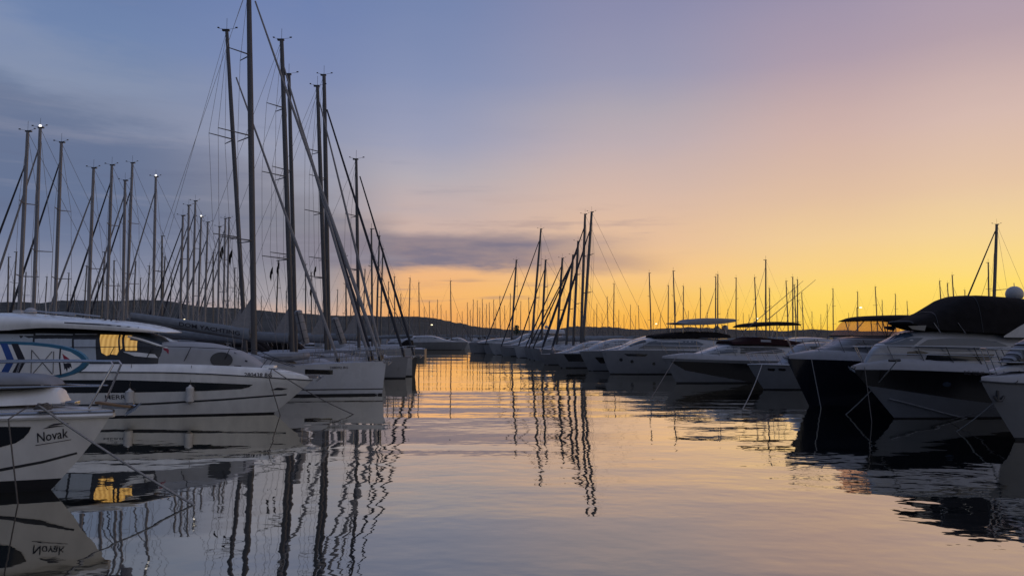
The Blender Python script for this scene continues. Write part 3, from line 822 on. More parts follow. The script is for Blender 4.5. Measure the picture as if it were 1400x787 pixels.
# coachroof with its cloth cover
co = bt.form([(170, 500, 474, 1.45), (203, 501, 470, 1.45), (225, 502, 467, 1.45), (285, 503, 469, 1.35), (325, 505, 479, 1.10), (345, 505, 489, .85), (362, 505, 502, .5)], n=4.5, tumble=.14)
coo = bt.add(co.mesh(34, 22), 'coachroof', 'cover')
def oval(cxp, cyp, rx, ry, n=20): return [(cxp + rx * math.cos(6.2832*i/n), cyp + ry * math.sin(6.2832*i/n)) for i in range(n)]
bt.both(co, oval(303, 491.5, 15.5, 10.5), 'oval_window', 'trim', coo, off=.02)
for a, b in ((326, 482), (340, 493), (325, 500.5)):
    bt.both(co, [(a - 5, b - 1.3), (a + 5, b - 1.1), (a + 5, b + 1.1), (a - 5, b + 1.1)], 'vent_slot', 'ink', coo)
bt.both(co, [(222, 472.5), (227, 474), (231, 478), (230.5, 484), (227.5, 480), (224, 478)], 'bird_print', 'red', coo)
# cabin
cabn = bt.form([(-80, 500, 447, 1.62), (60, 500, 448, 1.62), (150, 500, 452, 1.60), (186, 500, 454, 1.55), (206, 500, 458, 1.48), (232, 500, 468, 1.35), (246, 500, 474, 1.2)], n=6, tumble=.12)
ca = bt.add(cabn.mesh(40, 24), 'cabin', 'trim')
bt.both(cabn, [(-60, 456), (46, 456.5), (46, 494), (-60, 494)], 'side_window', 'blind', ca)
bt.both(cabn, [(49, 455.5), (100, 456.5), (99.5, 494), (49, 494)], 'side_window', 'blind', ca)
bt.both(cabn, [(103, 456), (133, 456.5), (132, 493), (103, 494)], 'side_window', 'blind', ca)
bt.both(cabn, [(137.5, 457), (163, 457.5), (162.5, 480), (160, 485), (152, 484), (146, 486), (139, 482)], 'lit_window', 'lit', ca, off=.012, step=.15)
bt.both(cabn, [(165.5, 457.5), (168, 457.8), (167.5, 475), (165, 478)], 'lit_window', 'lit', ca, off=.012, step=.15)
bt.both(cabn, [(171.5, 458), (187, 458.5), (188, 466), (187.5, 479), (171.5, 479)], 'lit_window', 'lit', ca, off=.012, step=.15)
bt.both(cabn, [(168, 480.5), (190, 481.5), (212, 484), (216, 489), (200, 488), (184, 486.5)], 'side_panel', 'gel', ca)
ws = cabn
x0, _ = bt.c(199, 458); x1, _ = bt.c(243, 473)
bt.add(cabn.top_patch([(x0, .55), (x1, .75), (x1, math.pi - .75), (x0, math.pi - .55)], .014), 'windscreen', 'glass_blue', ca)
for sd in (.75, math.pi - .75): bt.add(MB().tube([cabn.P(x0 - .1 + (x1 - x0 + .2) * i / 8, sd, .03) for i in range(9)], .05, 6), 'windscreen_pillar', 'gel', ca)
roof = bt.form([(-90, 447, 428, 1.7), (0, 447, 428, 1.78), (30, 451, 428, 1.80), (44, 452, 428.5, 1.80), (60, 450.5, 430, 1.80), (100, 448.5, 433.5, 1.78), (165, 451, 438.5, 1.68), (200, 453, 443.5, 1.5), (222, 454, 448.5, 1.2), (238, 454.6, 453.6, .7)], n=3.2, tumble=-.12)
ro = bt.add(roof.mesh(40, 24), 'roof', 'gel')
bt.both(roof, [(88, 440), (140, 442.5), (190, 447), (190, 448), (140, 444.5), (88, 441.6)], 'roof_groove', 'trim', ro, off=.006)
gr = MB()
for sd in (-1, 1): gr.tube([bt.c(52, 429)[0:1] + (sd*.9,) + (bt.c(52, 427)[1] + .03,), bt.c(70, 430)[0:1] + (sd*.9,) + (bt.c(70, 427)[1] + .03,), bt.c(121, 430.5)[0:1] + (sd*.9,) + (bt.c(121, 433)[1] + .04,)], .03, 6)
bt.add(gr, 'sunroof_frame', 'steel', ro)
an = MB(); ax_, az_ = bt.c(42, 428)
an.ball((ax_, 0, az_ + .05), .22, sc=(1, 1, .8), zmin=-.2); an.tube([(ax_ + .45, .3, az_), (ax_ + .40, .3, az_ + .5)], .02).box((ax_ - .3, -.3, az_ + .05), (.35, .25, .12), bev=.03)
bt.add(an, 'radar_scanner', 'plastic', ro)
for k in (138, 155, 163, 170):
    kx, kz = bt.c(k, 437); bt.add(MB().ball((kx, -.6, kz), .045), 'deck_light', 'ink', ro)
# rails, fenders, bow gear
m1 = MB(); sts = []
for sd in (-1, 1):
    top = []
    for i in range(25):
        x = -5.0 + 11.4 * i / 24; y, z = h.ty(x); z += .26; y -= .14; hh = .62 + .12 * min(1, i / 14)
        if i > 20: hh *= 1 - .18 * (i - 20)
        top.append(Vector((x + .1, sd * max(.12, y - .1), z + hh)))
        if i in (2, 6, 10, 13, 16, 19, 22): sts.append((Vector((x - .25, sd * max(.12, y - .1), z)), top[-1]))
    m1.tube(top, .016, 6)
ra = bt.add(m1, 'bow_rail', 'trim')
for a, b in sts: bt.add(MB().tube([a, b], .015, 5), 'stanchion', 'trim', ra)
for px, py in ((261, 527.5), (179, 532.5)):
    fx, fz = bt.on(h, px, py); fender(bt, h, fx, fz, .66, .155, h.ty(fx)[1] + .30)
ax, az = bt.c(423, 514); anchor(bt, ax + .35, az + .02, .95)
bt.add(MB().box((bt.c(368, 500)[0], 0, 1.86), (.55, .5, .22), bev=.06), 'windlass_housing', 'gel')
bt.add(MB().tube([(bt.c(380, 506)[0] - .15, bt.near*.72, 1.86), (bt.c(380, 506)[0] + .2, bt.near*.66, 1.84)], .03, 8), 'cleat', 'steel')
cxx = bt.c(380, 506)[0]
wl = on_water(487, 566)
line('mooring_line', [Vector((bt.X + cxx, bt.Y - .75, 1.86)), Vector((wl.x, wl.y, -.05))], .02, 'rope', 'mooring line from the lit yacht\'s bow cleat slanting into the water', sag=.12)
wl = on_water(377, 570)
line('mooring_line', [Vector((bt.X + cxx, bt.Y - .8, 1.85)), Vector((bt.X + cxx + .02, bt.Y - 1.15, 1.5)), Vector((wl.x, wl.y + .6, -.05))], .02, 'rope', 'mooring line hanging straight down below the lit yacht\'s bow')

# ------------------------------------------------------------------ yachts of the right-hand row
def strip_from(bt, h, lst):
    q = sorted(bt.pts(h, lst)); return lambda x: interp(q, x)
def poles(bt, lst, name, m, parent, r=.02, dy=1.15):
    for a, b in lst:
        for sd in (-1, 1):
            p, q = bt.c(*a), bt.c(*b)
            bt.add(MB().tube([(p[0], sd*dy, p[1]), (q[0], sd*dy, q[1])], r, 6), name, m, parent)

# nearest at the right edge
bt = Boat('motor_yacht', 'pale motor yacht cut off by the right edge with slatted windscreen shade', 'motor yacht', 1341, 518, 22.6, -1, 10.5, yaw=0.24)
h = Hull(10.5, 3.4, [(0, 1.55), (.6, 1.66), (.85, 1.75), (.94, 1.78), (1, bt.tipz - .04)], 1.5, zk=-.4, ps=2.6, pk=1.5, kb=.72, stem=1.1, fl=.6); bt.h = h
bt.add(h.mesh(40, 14), 'hull', 'gel_shaded'); bt.add(h.deck(.05, raised=.30, nt=44), 'deck', 'deck_cool')
for sd in (-1, 1): bt.add(h.band(-5.0, None, -.3, .08, sd), 'antifouling', 'antifoul')
bt.add(h.rubrail(.03, -.02), 'rub_rail', 'trim')
tk = bt.form([(1352, 508, 507, .3), (1375, 506, 499, .8), (1400, 505, 494, 1.1), (1440, 505, 488, 1.2), (1560, 505, 480, 1.25)], n=4)
bt.add(tk.mesh(20, 16), 'foredeck_trunk', 'gel_cool_shaded')
sh = bt.form([(1372, 496, 494, .8), (1390, 496, 479, 1.1), (1402, 496, 468, 1.2), (1425, 496, 459, 1.25), (1500, 496, 456, 1.25), (1560, 496, 458, 1.25)], n=4)
so = bt.add(sh.mesh(24, 18), 'windscreen', 'glass')
for k in range(4):
    xa = sh.x1 - .22 - .2 * k
    bt.add(sh.top_patch([(xa, .25), (xa + .085, .25), (xa + .085, math.pi - .25), (xa, math.pi - .25)], .02, .3), 'shade_slat', 'gel_grey', so)
bow_rail(bt, h, 0.2, 4.75, .82, r=.02, n=10, every=2, lean=.45, inset=.2, dz=.2)
ax, az = bt.on(h, 1362, 540)
ak = MB().tube([(ax, bt.near*(h.y(ax, az) + .05), az + .15), (ax, bt.near*(h.y(ax, az) + .06), az - .18)], .035, 6)
ak.tube([(ax + .2, bt.near*(h.y(ax, az) + .08), az - .02), (ax + .08, bt.near*(h.y(ax, az) + .09), az - .16), (ax - .08, bt.near*(h.y(ax, az) + .09), az - .16), (ax - .2, bt.near*(h.y(ax, az) + .08), az - .02)], .04, 6)
bt.add(ak, 'anchor', 'trim')
R0 = bt

# big yacht with black canvas
bt = Boat('motor_yacht', 'large black and white flybridge yacht with a huge black canvas cover on the right', 'motor yacht', 1165, 503, 28.2, -1, 16.5, yaw=0.27)
h = Hull(16.5, 4.5, [(0, 1.55), (.6, 1.72), (.78, 1.83), (.90, 1.90), (.96, 1.90), (1, bt.tipz - .05)], 2.25, zk=-.4, ps=2.7, pk=1.5, kb=.70, stem=.95, fl=.66); bt.h = h
bt.add(h.mesh(50, 16), 'hull', 'gel_shaded'); bt.add(h.deck(.04, raised=.40, nt=44), 'deck', 'deck_cool')
fu = lambda x: h.zs(min(1, max(0, (x + 8.25) / 16.5))) - .012
fl_ = strip_from(bt, h, [(1189, 527), (1230, 533), (1270, 539), (1310, 545), (1360, 551), (1400, 556), (1500, 568)])
for sd in (-1, 1):
    bt.add(h.band(-8.0, None, fl_, fu, sd, off=.010, n=60), 'topside_band', 'black')
    bt.add(h.band(-8.0, None, -.3, .05, sd, off=.008), 'antifouling', 'antifoul')
sr = MB()
pp = [bt.on(h, *q) for q in ((1215, 545), (1240, 551), (1270, 559), (1300, 567), (1330, 574))]
for sd in (-1, 1): sr.tube([(x, sd*(h.y(x, z) + .015), z) for x, z in pp], .03, 5)
bt.add(sr, 'spray_rail', 'gel_shaded')
q0 = bt.on(h, 1318, 512.5); q1 = bt.on(h, 1346, 514.5)
gw = Gunwale(h, .40); q0 = bt.on(gw, 1318, 512.0); q1 = bt.on(gw, 1346, 513.8)
bt.add(gw.text('BG 92549', q0[0], q0[1], abs(q1[0] - q0[0]), .15, bt.near, off=.02, sgn=-1, bold=.015, slope=-.04), 'registration', 'ink')
bm_ = bt.both(h, oval(1294, 525, 6, 3.2), 'porthole', 'glass_blue', off=.018, far=True)
cabn = bt.form([(1182, 499, 496, .5), (1187, 499, 487, .9), (1196, 498, 473.5, 1.25), (1212, 498, 466, 1.5), (1240, 498, 455, 1.7), (1275, 498, 452, 1.75), (1330, 498, 453, 1.8), (1400, 498, 462, 1.8), (1460, 498, 468, 1.8), (1560, 498, 470, 1.8)], n=5, tumble=.16)
ca = bt.add(cabn.mesh(46, 24), 'deckhouse', 'gel_cool_shaded')
bt.both(cabn, [(1249, 475.5), (1268, 464), (1298, 462), (1338, 463), (1362, 466.5), (1378, 472.5), (1361, 479), (1306, 480.5), (1265, 478.5)], 'side_window', 'glass_blue', ca)
bt.both(cabn, [(1207, 472.5), (1219, 466), (1230, 461.5), (1262, 461.5), (1245, 475)], 'front_window', 'glass_blue', ca)
bt.both(cabn, [(1240, 481), (1256, 478.5), (1270, 482), (1262, 485), (1240, 485)], 'lower_dark_opening', 'glass', ca)
bt.both(cabn, [(1268, 484), (1290, 483.5), (1360, 484), (1352, 493), (1264, 493)], 'lower_dark_opening', 'glass', ca)  # dark patch standing in for side-deck shadow and black cushions
xa, xb = bt.c(1236, 457)[0], bt.c(1204, 470)[0]
bt.add(cabn.top_patch([(xa, .95), (xb, .95), (xb, math.pi - .95), (xa, math.pi - .95)], .012), 'windscreen', 'glass_blue', ca)
cv = bt.form([(1230, 442.5, 440.5, 1.25), (1245, 447, 434.5, 1.45), (1262, 451, 428.5, 1.55), (1285, 453, 416, 1.62), (1302, 454.5, 407, 1.65), (1325, 456, 404.3, 1.65), (1400, 460, 411, 1.65), (1450, 462, 418, 1.6), (1540, 462, 430, 1.5)], n=4.2, tumble=.14)
cvo = bt.add(cv.mesh(40, 22), 'flybridge_cover', 'canvas')
bt.both(cv, [(1241, 445.5), (1266, 444.5), (1264, 452), (1247, 450)], 'clear_panel', 'glass_blue', cvo, off=.015)
bt.both(cv, [(1371, 459), (1392, 446), (1420, 430), (1480, 430), (1480, 462), (1371, 461)], 'radar_arch', 'gel_cool_shaded', cvo, off=.05)
fr_ = MB()
for a, b in (((1276, 441), (1286, 455)), ((1309, 441), (1320, 456))):
    p, q = bt.on(cv, *a), bt.on(cv, *b); fr_.tube([(p[0], bt.near*(cv.y(*p) + .02), p[1]), (q[0], bt.near*(cv.y(*q) + .02), q[1])], .018, 6)
bt.add(fr_, 'frame_tube', 'steel', cvo)
for xs_ in (-.18, .12, .42, .66):
    xx = cv.x0 + (cv.x1 - cv.x0) * (.5 + xs_ * .6)
    bt.add(MB().tube([cv.P(xx + .25 * abs(math.cos(math.pi * j / 24)), math.pi * j / 24, .006) for j in range(25)], .012, 5), 'seam', 'trim', cvo)
vis = MB().tube([cv.P(cv.x1 - .03 - .0, math.pi * j / 20, .015) for j in range(21)], .03, 6)
bt.add(vis, 'cover_hem', 'trim', cvo)
dx, dz = bt.c(1387, 402)
dm = bt.add(MB().tube([(dx, 0, dz - .45), (dx, 0, dz - .12)], .16, 12).ball((dx, 0, dz), .33, 16, 9, zmin=-.55), 'radar_dome', 'plastic')
bt.add(MB().tube([(dx, 0, dz + .30), (dx, 0, dz + .46)], .015), 'antenna', 'plastic', dm)
bow_rail(bt, h, -1.0, 7.75, .82, r=.02, n=16, every=2, lean=.55, inset=.24, open_bow=False, h1=.62, dz=.26)
bt.add(MB().tube([(bt.c(1226, 499, 1.2)[0] - .2, bt.near*1.15, 2.28), (bt.c(1226, 499, 1.2)[0] + .25, bt.near*1.1, 2.27)], .05, 8), 'cleat', 'trim')
anchor(bt, h.L/2 - .05, bt.tipz + .06, .8)
cp = bt.w(bt.c(1226, 499, 1.2)[0], bt.near * 1.2, 2.24)
R1, R1H = bt, h
wl = on_water(1155, 566)
line('mooring_line', [cp, Vector((wl.x, wl.y, -.05))], .02, 'rope_pale', 'mooring line from the canvas covered yacht\'s foredeck into the dark water', sag=.1)
line('mooring_line', [bt.w(h.L/2 - .35, bt.near * .25, 2.0), bt.w(h.L/2 - .30, bt.near * .6, -.05)], .016, 'rope', 'mooring line hanging straight down from the canvas covered yacht\'s bow tip')
p = on_water(1306, 589)
line('mooring_line', [R0.w(4.4, R0.near * .5, 1.85), Vector((p.x, p.y, -.05))], .018, 'rope_pale', 'mooring line from the bow of the yacht cut off by the right edge', sag=.08)
p = on_water(1290, 574)
line('mooring_line', [R0.w(3.0, R0.near * 1.0, 1.85), Vector((p.x, p.y, -.05))], .016, 'rope', 'dark second mooring line across the white hull at the right edge', sag=.08)

# dark hulled yacht behind it
bt = Boat('motor_yacht', 'dark hulled yacht with black sunshade over orange lit clear screens', 'motor yacht', 1075, 488, 33.6, -1, 15, yaw=0.27)
h = Hull(15, 4.2, [(0, 1.75), (.7, 1.98), (.86, 2.08), (.95, 2.12), (1, bt.tipz - .06)], 1.35, zk=-.4, ps=2.7, pk=1.5, kb=.70, stem=1.0, fl=.66); bt.h = h
bt.add(h.mesh(44, 14), 'hull', 'navy'); bt.add(h.deck(.04, raised=.42, nt=44), 'deck', 'deck_cool')
tk = bt.form([(1098, 489, 487, .35), (1106, 489, 484.5, .8), (1125, 488, 480, 1.2), (1150, 488, 479, 1.4), (1260, 488, 478, 1.5)], n=5)
tko = bt.add(tk.mesh(24, 18), 'foredeck_trunk', 'deck_cool')
bt.both(tk, [(1112, 486.5), (1130, 483), (1178, 482), (1178, 485), (1130, 486.5)], 'trunk_window', 'glass', tko)
cabn = bt.form([(1121, 486, 476.5, .7), (1130, 486, 473, 1.1), (1140, 486, 469, 1.35), (1154, 486, 461.5, 1.45), (1200, 486, 459, 1.5), (1330, 486, 459, 1.5)], n=4.5)
ca = bt.add(cabn.mesh(30, 20), 'deckhouse', 'gel_grey')
bt.both(cabn, [(1172, 468), (1240, 466), (1240, 475), (1165, 476)], 'side_window', 'glass_blue', ca)
vn = bt.form([(1151, 460, 458, 1.15), (1161, 459, 447, 1.2), (1170, 459, 437, 1.22), (1246, 458.5, 436, 1.25), (1256, 458, 441, 1.2)], n=9, tumble=.08)
# open tent: sides and front only
rows = []
vm = MB()
for i in range(15):
    x = vn.x0 + (vn.x1 - vn.x0) * i / 14; rows.append([vn.P(x, math.pi * j / 24) for j in range(25)])
for rr_ in rows: pass
vm.grid(rows)
vo = bt.add(vm, 'clear_screen', 'vinyl')
sm = MB().tube([(vn.x0 + .02 + (vn.x1 - vn.x0) * k / 10, bt.near * vn.w(vn.x0 + (vn.x1 - vn.x0) * k / 10), bt.c(1200, 459)[1]) for k in range(11)], .035, 6)
sm.tube([(vn.x0 + .02 + (vn.x1 - vn.x0) * k / 10, -bt.near * vn.w(vn.x0 + (vn.x1 - vn.x0) * k / 10), bt.c(1200, 459)[1]) for k in range(11)], .035, 6)
bt.add(sm, 'screen_sill', 'trim', vo)
poles(bt, [((1189, 459), (1207, 437)), ((1186, 459), (1180, 438)), ((1218, 459), (1216, 437)), ((1236, 459), (1224, 437)), ((1239, 459), (1240, 437))], 'sunshade_pole', 'trim', vo, .022, 1.2)
bi = bt.form([(1165, 439.5, 437, 1.25), (1175, 439, 433, 1.35), (1205, 438.5, 431, 1.38), (1232, 438.5, 431, 1.38), (1246, 440, 434, 1.3)], n=3.5)
bt.add(bi.mesh(22, 16), 'sunshade', 'canvas')
bow_rail(bt, h, -.5, 7.1, .84, r=.02, n=14, every=2, lean=.5, inset=.22, open_bow=False, h1=.62, dz=.28)
anchor(bt, h.L/2 - .02, bt.tipz + .03, .8)
R2, R2H = bt, h
line('mooring_line', [bt.w(h.L/2 - .9, bt.near * .55, 2.15), bt.w(h.L/2 - 1.0, bt.near * 1.0, -.05)], .018, 'rope_pale', 'pale mooring line hanging down the dark hulled yacht\'s topside')

# small white boat between the two dark bows
bt = Boat('small_motorboat', 'small white motorboat low between two dark hulled yachts', 'motorboat', 1022, 497, 43.6, -1, 8, yaw=0.22)
h = Hull(8, 2.7, [(0, 1.4), (.7, 1.5), (.92, 1.54), (1, bt.tipz)], 1.35, zk=-.4, ps=2.5, pk=1.45, kb=.7, stem=1.1, fl=.62); bt.h = h
bt.add(h.mesh(34, 12), 'hull', 'gel_shaded'); bt.add(h.deck(.07), 'deck', 'deck_cool'); bt.add(h.rubrail(.03, -.04), 'rub_rail', 'steel')
for sd in (-1, 1): bt.add(h.band(-3.9, None, -.3, .07, sd), 'antifouling', 'antifoul')
for a in (1054, 1069):
    bt.both(h, [(a - 5, 503.2), (a + 4, 503.6), (a + 6, 505), (a + 4, 507), (a - 4, 506.2)], 'hull_window', 'glass')
cabn = bt.form([(1066, 499, 497, .4), (1078, 499, 487, .8), (1090, 499, 475, .95), (1100, 499, 469, 1.0), (1150, 499, 467.5, 1.0), (1170, 499, 469, 1.0)], n=4.5)
ca = bt.add(cabn.mesh(24, 18), 'deckhouse', 'gel_grey')
bt.both(cabn, [(1086, 485), (1098, 473), (1145, 472), (1145, 484)], 'side_window', 'glass', ca)
bow_rail(bt, h, .6, 3.7, .85, n=8, every=2, lean=.6, h1=.6)
wl = on_water(1014, 560)
line('mooring_line', [bt.w(3.3, bt.near * .4, 1.5), Vector((wl.x, wl.y, -.05))], .022, 'rope_pale', 'pale mooring line slanting from the small white motorboat\'s bow', sag=.15)

# black banded cruiser with small sunshade
bt = Boat('motor_yacht', 'white cruiser with broad black hull band and thin arched sunshade', 'motor yacht', 905, 488, 49.5, -1, 14, yaw=0.24)
h = Hull(14, 4.0, [(0, 1.35), (.7, 1.55), (.88, 1.62), (.96, 1.66), (1, bt.tipz - .06)], 1.25, zk=-.4, ps=2.6, pk=1.5, kb=.72, stem=.9, fl=.62); bt.h = h
bt.add(h.mesh(40, 14), 'hull', 'gel_shaded'); bt.add(h.deck(.05, raised=.36, nt=44), 'deck', 'deck_cool')
for sd in (-1, 1): bt.add(h.band(-6.8, None, -.3, .08, sd), 'antifouling', 'antifoul')
bt.both(h, [(916, 493.5), (960, 494.5), (1020, 497), (1080, 501), (1130, 505), (1130, 535), (1085, 530.5), (1045, 526), (1013, 519.5), (975, 513), (937, 506)], 'topside_band', 'black', step=.5)
cabn = bt.form([(938, 488, 486, .3), (955, 488, 481.5, .9), (975, 488, 475, 1.3), (993, 488, 470.2, 1.42), (1060, 488, 471, 1.45), (1150, 488, 474, 1.45)], n=4.5)
ca = bt.add(cabn.mesh(30, 18), 'deckhouse', 'gel_cool_shaded')
bt.both(cabn, [(966, 481), (990, 474), (1008, 474), (1008, 482), (966, 484)], 'side_window', 'glass_blue', ca)
bt.both(cabn, [(1012, 474.5), (1060, 475), (1075, 480), (1060, 483), (1012, 483)], 'side_window', 'glass', ca)
cv = bt.form([(990, 470.5, 465.5, 1.2), (1000, 470.5, 465.8, 1.3), (1012, 470.5, 463, 1.32), (1020, 470.5, 460.2, 1.32), (1040, 471, 461.5, 1.3), (1070, 472, 464.5, 1.3), (1096, 473, 469, 1.2)], n=4)
cvo = bt.add(cv.mesh(26, 16), 'canvas_cover', 'canvas_red')
bt.both(cv, [(1040, 464), (1054, 464.5), (1054, 467.5), (1040, 467)], 'white_label', 'gel_grey', cvo, off=.012)
bi = bt.form([(1014, 447.5, 445.5, 1.2), (1017, 447.2, 443, 1.25), (1035, 445.8, 440.6, 1.3), (1055, 445, 439.6, 1.3), (1077, 444.5, 440.6, 1.28), (1081, 445, 442, 1.2)], n=3.2, tumble=.0)
bo = bt.add(bi.mesh(24, 14), 'sunshade', 'canvas')
poles(bt, [((1032, 462), (1022, 445)), ((1042, 462), (1046, 444)), ((1060, 464), (1052, 444)), ((1075, 467), (1074, 443))], 'sunshade_pole', 'steel', bo, .018, 1.1)
for k, (a, b) in enumerate((((1004, 452), (1080, 386)), ((1044, 437), (1108, 383)))):
    p, q = bt.c(*a), bt.c(*b)
    bt.add(MB().tube([(p[0], bt.near*(1.3 - .8*k), p[1]), (q[0], bt.near*(1.5 - .9*k), q[1])], .028, 6, r2=.012), 'fishing_rod', 'alu_dark')
bow_rail(bt, h, 0, 6.6, .7, n=12, every=2, lean=.4, h1=.6, inset=.2, dz=.24)
wl = on_water(978, 548)
line('mooring_line', [bt.w(6.2, bt.near * .5, 1.8), Vector((wl.x - 3.0, wl.y + 1, -.05))], .022, 'rope', 'thin mooring line from the black banded cruiser\'s bow')

# grey coupe yacht with white sunshade
bt = Boat('motor_yacht', 'high sided grey yacht with rounded coupe roof and pale flybridge sunshade', 'motor yacht', 823, 479, 61, -1, 16, yaw=0.2)
h = Hull(16, 4.7, [(0, 1.9), (.6, 1.95), (.9, 1.98), (1, bt.tipz)], .95, zk=-.4, ps=3.0, pk=1.7, kb=.76, stem=1.5, fl=.6); bt.h = h
bt.add(h.mesh(40, 12), 'hull', 'gel_grey'); bt.add(h.deck(.1), 'deck', 'deck_cool')
for sd in (-1, 1): bt.add(h.band(-7.8, None, -.3, .08, sd), 'antifouling', 'antifoul')
for a, b in ((849, 491.5), (864, 494), (894, 497)): bt.both(h, oval(a, b, 2.3, 2.2, 12), 'porthole', 'glass')
bt.both(h, [(853, 483.3), (886, 484), (882, 487), (858, 486.5)], 'hull_window', 'glass', step=.5)
cabn = bt.form([(840, 483, 480, .4), (852, 483, 475, 1.0), (868, 483, 467.5, 1.5), (884, 483, 462.5, 1.7), (925, 483, 460.5, 1.75), (960, 483, 462.2, 1.75), (985, 483, 466, 1.65), (996, 483, 469.5, 1.5)], n=4.5)
ca = bt.add(cabn.mesh(34, 20), 'deckhouse', 'gel_cool_shaded')
bt.both(cabn, [(872, 476.5), (888, 467), (903, 464.5), (950, 465), (962, 470), (955, 476.5)], 'side_window', 'glass_blue', ca)
xa, xb = bt.c(878, 464)[0], bt.c(858, 473)[0]
bt.add(cabn.top_patch([(xa, .7), (xb, .8), (xb, math.pi - .8), (xa, math.pi - .7)], .012), 'windscreen', 'glass', ca)
fb = bt.form([(888, 461.5, 458.5, .9), (905, 461.5, 455.5, 1.3), (940, 461.5, 453, 1.4), (975, 461.5, 454, 1.4), (990, 461.5, 457, 1.2)], n=4)
fo = bt.add(fb.mesh(20, 16), 'flybridge', 'canvas')
bi = bt.form([(919, 442.5, 441, 1.3), (933, 443.8, 440, 1.4), (936, 444, 436.5, 1.4), (960, 444, 434.8, 1.4), (980, 442.5, 435, 1.4), (996, 440, 435.8, 1.3)], n=4, tumble=0, smooth=False)
bo = bt.add(bi.mesh(24, 14), 'sunshade', 'canvas_grey')
poles(bt, [((925, 455), (925, 443)), ((948, 454), (940, 443)), ((966, 454), (972, 443)), ((984, 455), (976, 443))], 'sunshade_pole', 'steel', bo, .022, 1.25)
for px, py in ((978, 450), (989, 448.5)):
    p = bt.c(px, py); bt.add(MB().tube([(p[0], .3, p[1] - .55), (p[0], .3, p[1])], .1, 8).ball((p[0], .3, p[1]), .27, 12, 8, zmin=-.5), 'radar_dome', 'plastic')
bow_rail(bt, h, -1, 7.6, .8, n=12, every=2, lean=.2)

# low sports boats further along
def sports_boat(tip, Y, L, B, label, hullm, prof, win, band=None, sgn=-1, name='motor_yacht', cabm='gel_cool_shaded', cat='motor yacht', group=None, rail=True, rake=1.1, tipz=None, fly=None, dome=None):
    bt = Boat(name, label, cat, tip[0], tip[1], Y, sgn, L, group, yaw=.2 if sgn < 0 else -.1)
    tz = tipz or bt.tipz
    h = Hull(L, B, [(0, tz * .92), (.6, tz * 1.02), (.9, tz * 1.03), (1, tz)], rake, zk=-.4, ps=2.6, pk=1.5, kb=.72, stem=1.1, fl=.62)
    bt.add(h.mesh(28, 9), 'hull', hullm); bt.add(h.deck(.1, nt=18), 'deck', 'deck_cool')
    for sd in (-1, 1): bt.add(h.band(-L*.48, None, -.3, .07, sd, n=16), 'antifouling', 'antifoul')
    if band:
        for sd in (-1, 1): bt.add(h.band(-L*.48, L*.36, lambda x: tz*band[0], lambda x: tz*band[1], sd, off=.012, n=18, x1b=L*.40), 'topside_band', 'black')
    st = [(x * L, tz * .95, tz + z, w * B / 2) for x, z, w in prof]
    f = Form(st, n=4.5); ca = bt.add(f.mesh(24, 16), 'deckhouse', cabm)
    for poly in win:
        for sd in (-1, 1): bt.add(f.patch([(x * L, tz + z) for x, z in poly], sd, .012, .6), 'side_window', 'glass', ca)
    if fly:
        g = Form([(x * L, tz + a, tz + b, w * B / 2) for x, a, b, w in fly[0]], n=3.5); bt.add(g.mesh(18, 12), fly[2], fly[1])
        if len(fly) > 3:
            for x, a, b in fly[3]:
                for sd in (-1, 1): bt.add(MB().tube([(x*L, sd*B*.32, tz + a), (x*L, sd*B*.32, tz + b)], .03, 6), 'sunshade_pole', 'steel')
    if dome:
        bt.add(MB().ball((dome[0]*L, 0, tz + dome[1]), .3, 12, 8, zmin=-.7), 'radar_dome', 'plastic')
    if rail: bow_rail(bt, h, -L*.05, L*.46, .65, r=.02, n=8, every=2, lean=.3, lower=False)
    return bt, h
COUPE = [(-.42, .5, .7), (-.25, 1.25, .78), (-.05, 1.45, .78), (.08, 1.1, .7), (.18, .55, .55), (.30, .2, .3), (.36, .05, .12)]
COUPEW = [[(-.24, .75), (-.05, .85), (.09, .75), (.03, 1.12), (-.08, 1.22), (-.22, 1.05)]]
FLYC = [(-.46, .9, .75), (-.2, 1.7, .8), (-.02, 1.75, .8), (.08, 1.5, .74), (.16, .8, .6), (.28, .35, .4), (.36, .05, .12)]
FLYW = [[(-.40, 1.0), (.08, 1.0), (.03, 1.5), (-.40, 1.45)], [(-.3, .35), (.1, .35), (.12, .62), (-.3, .65)]]
FLYF = [(-.40, 1.65, 2.3, .7), (-.15, 1.7, 2.45, .7), (.0, 1.75, 2.2, .6)]
sports_boat((752, 483), 73, 12.5, 3.7, 'low sports cruiser with black bands and rail lit roof beside the grey yacht', 'gel_shaded', COUPE, COUPEW, band=(.45, .95), rake=1.5)
sports_boat((792, 480), 66.5, 13, 3.6, 'sports cruiser squeezed between the grey yacht and the low black banded one', 'gel_shaded', COUPE, COUPEW, band=(.4, .7))
sports_boat((735, 484), 80.5, 11.5, 3.6, 'white cruiser just left of the low black banded sports cruiser', 'gel_shaded', COUPE, COUPEW)
sports_boat((641, 470), 131, 15, 4.6, 'farthest coupe yacht of the right row with plumb bow at the channel end', 'gel_grey', [(-.42, .3, .8), (-.1, .75, .85), (.1, .8, .82), (.25, .55, .7), (.4, .1, .35)], [[(-.2, .25), (.15, .3), (.28, .35), (.12, .62), (-.15, .6)]], rake=.5, tipz=1.9, rail=False)
sports_boat((668, 474), 122, 14, 4.4, 'white yacht with tall flybridge deckhouse behind the channel end', 'gel_cool_shaded', FLYC, FLYW, fly=(FLYF, 'gel_cool_shaded', 'flybridge'), rail=False, tipz=1.8, dome=(-.2, 2.75))
sports_boat((681, 476), 116, 12, 4.0, 'white sports yacht with dark wraparound windscreen at the far right row', 'gel_cool_shaded', COUPE, COUPEW, rail=False, tipz=1.6)
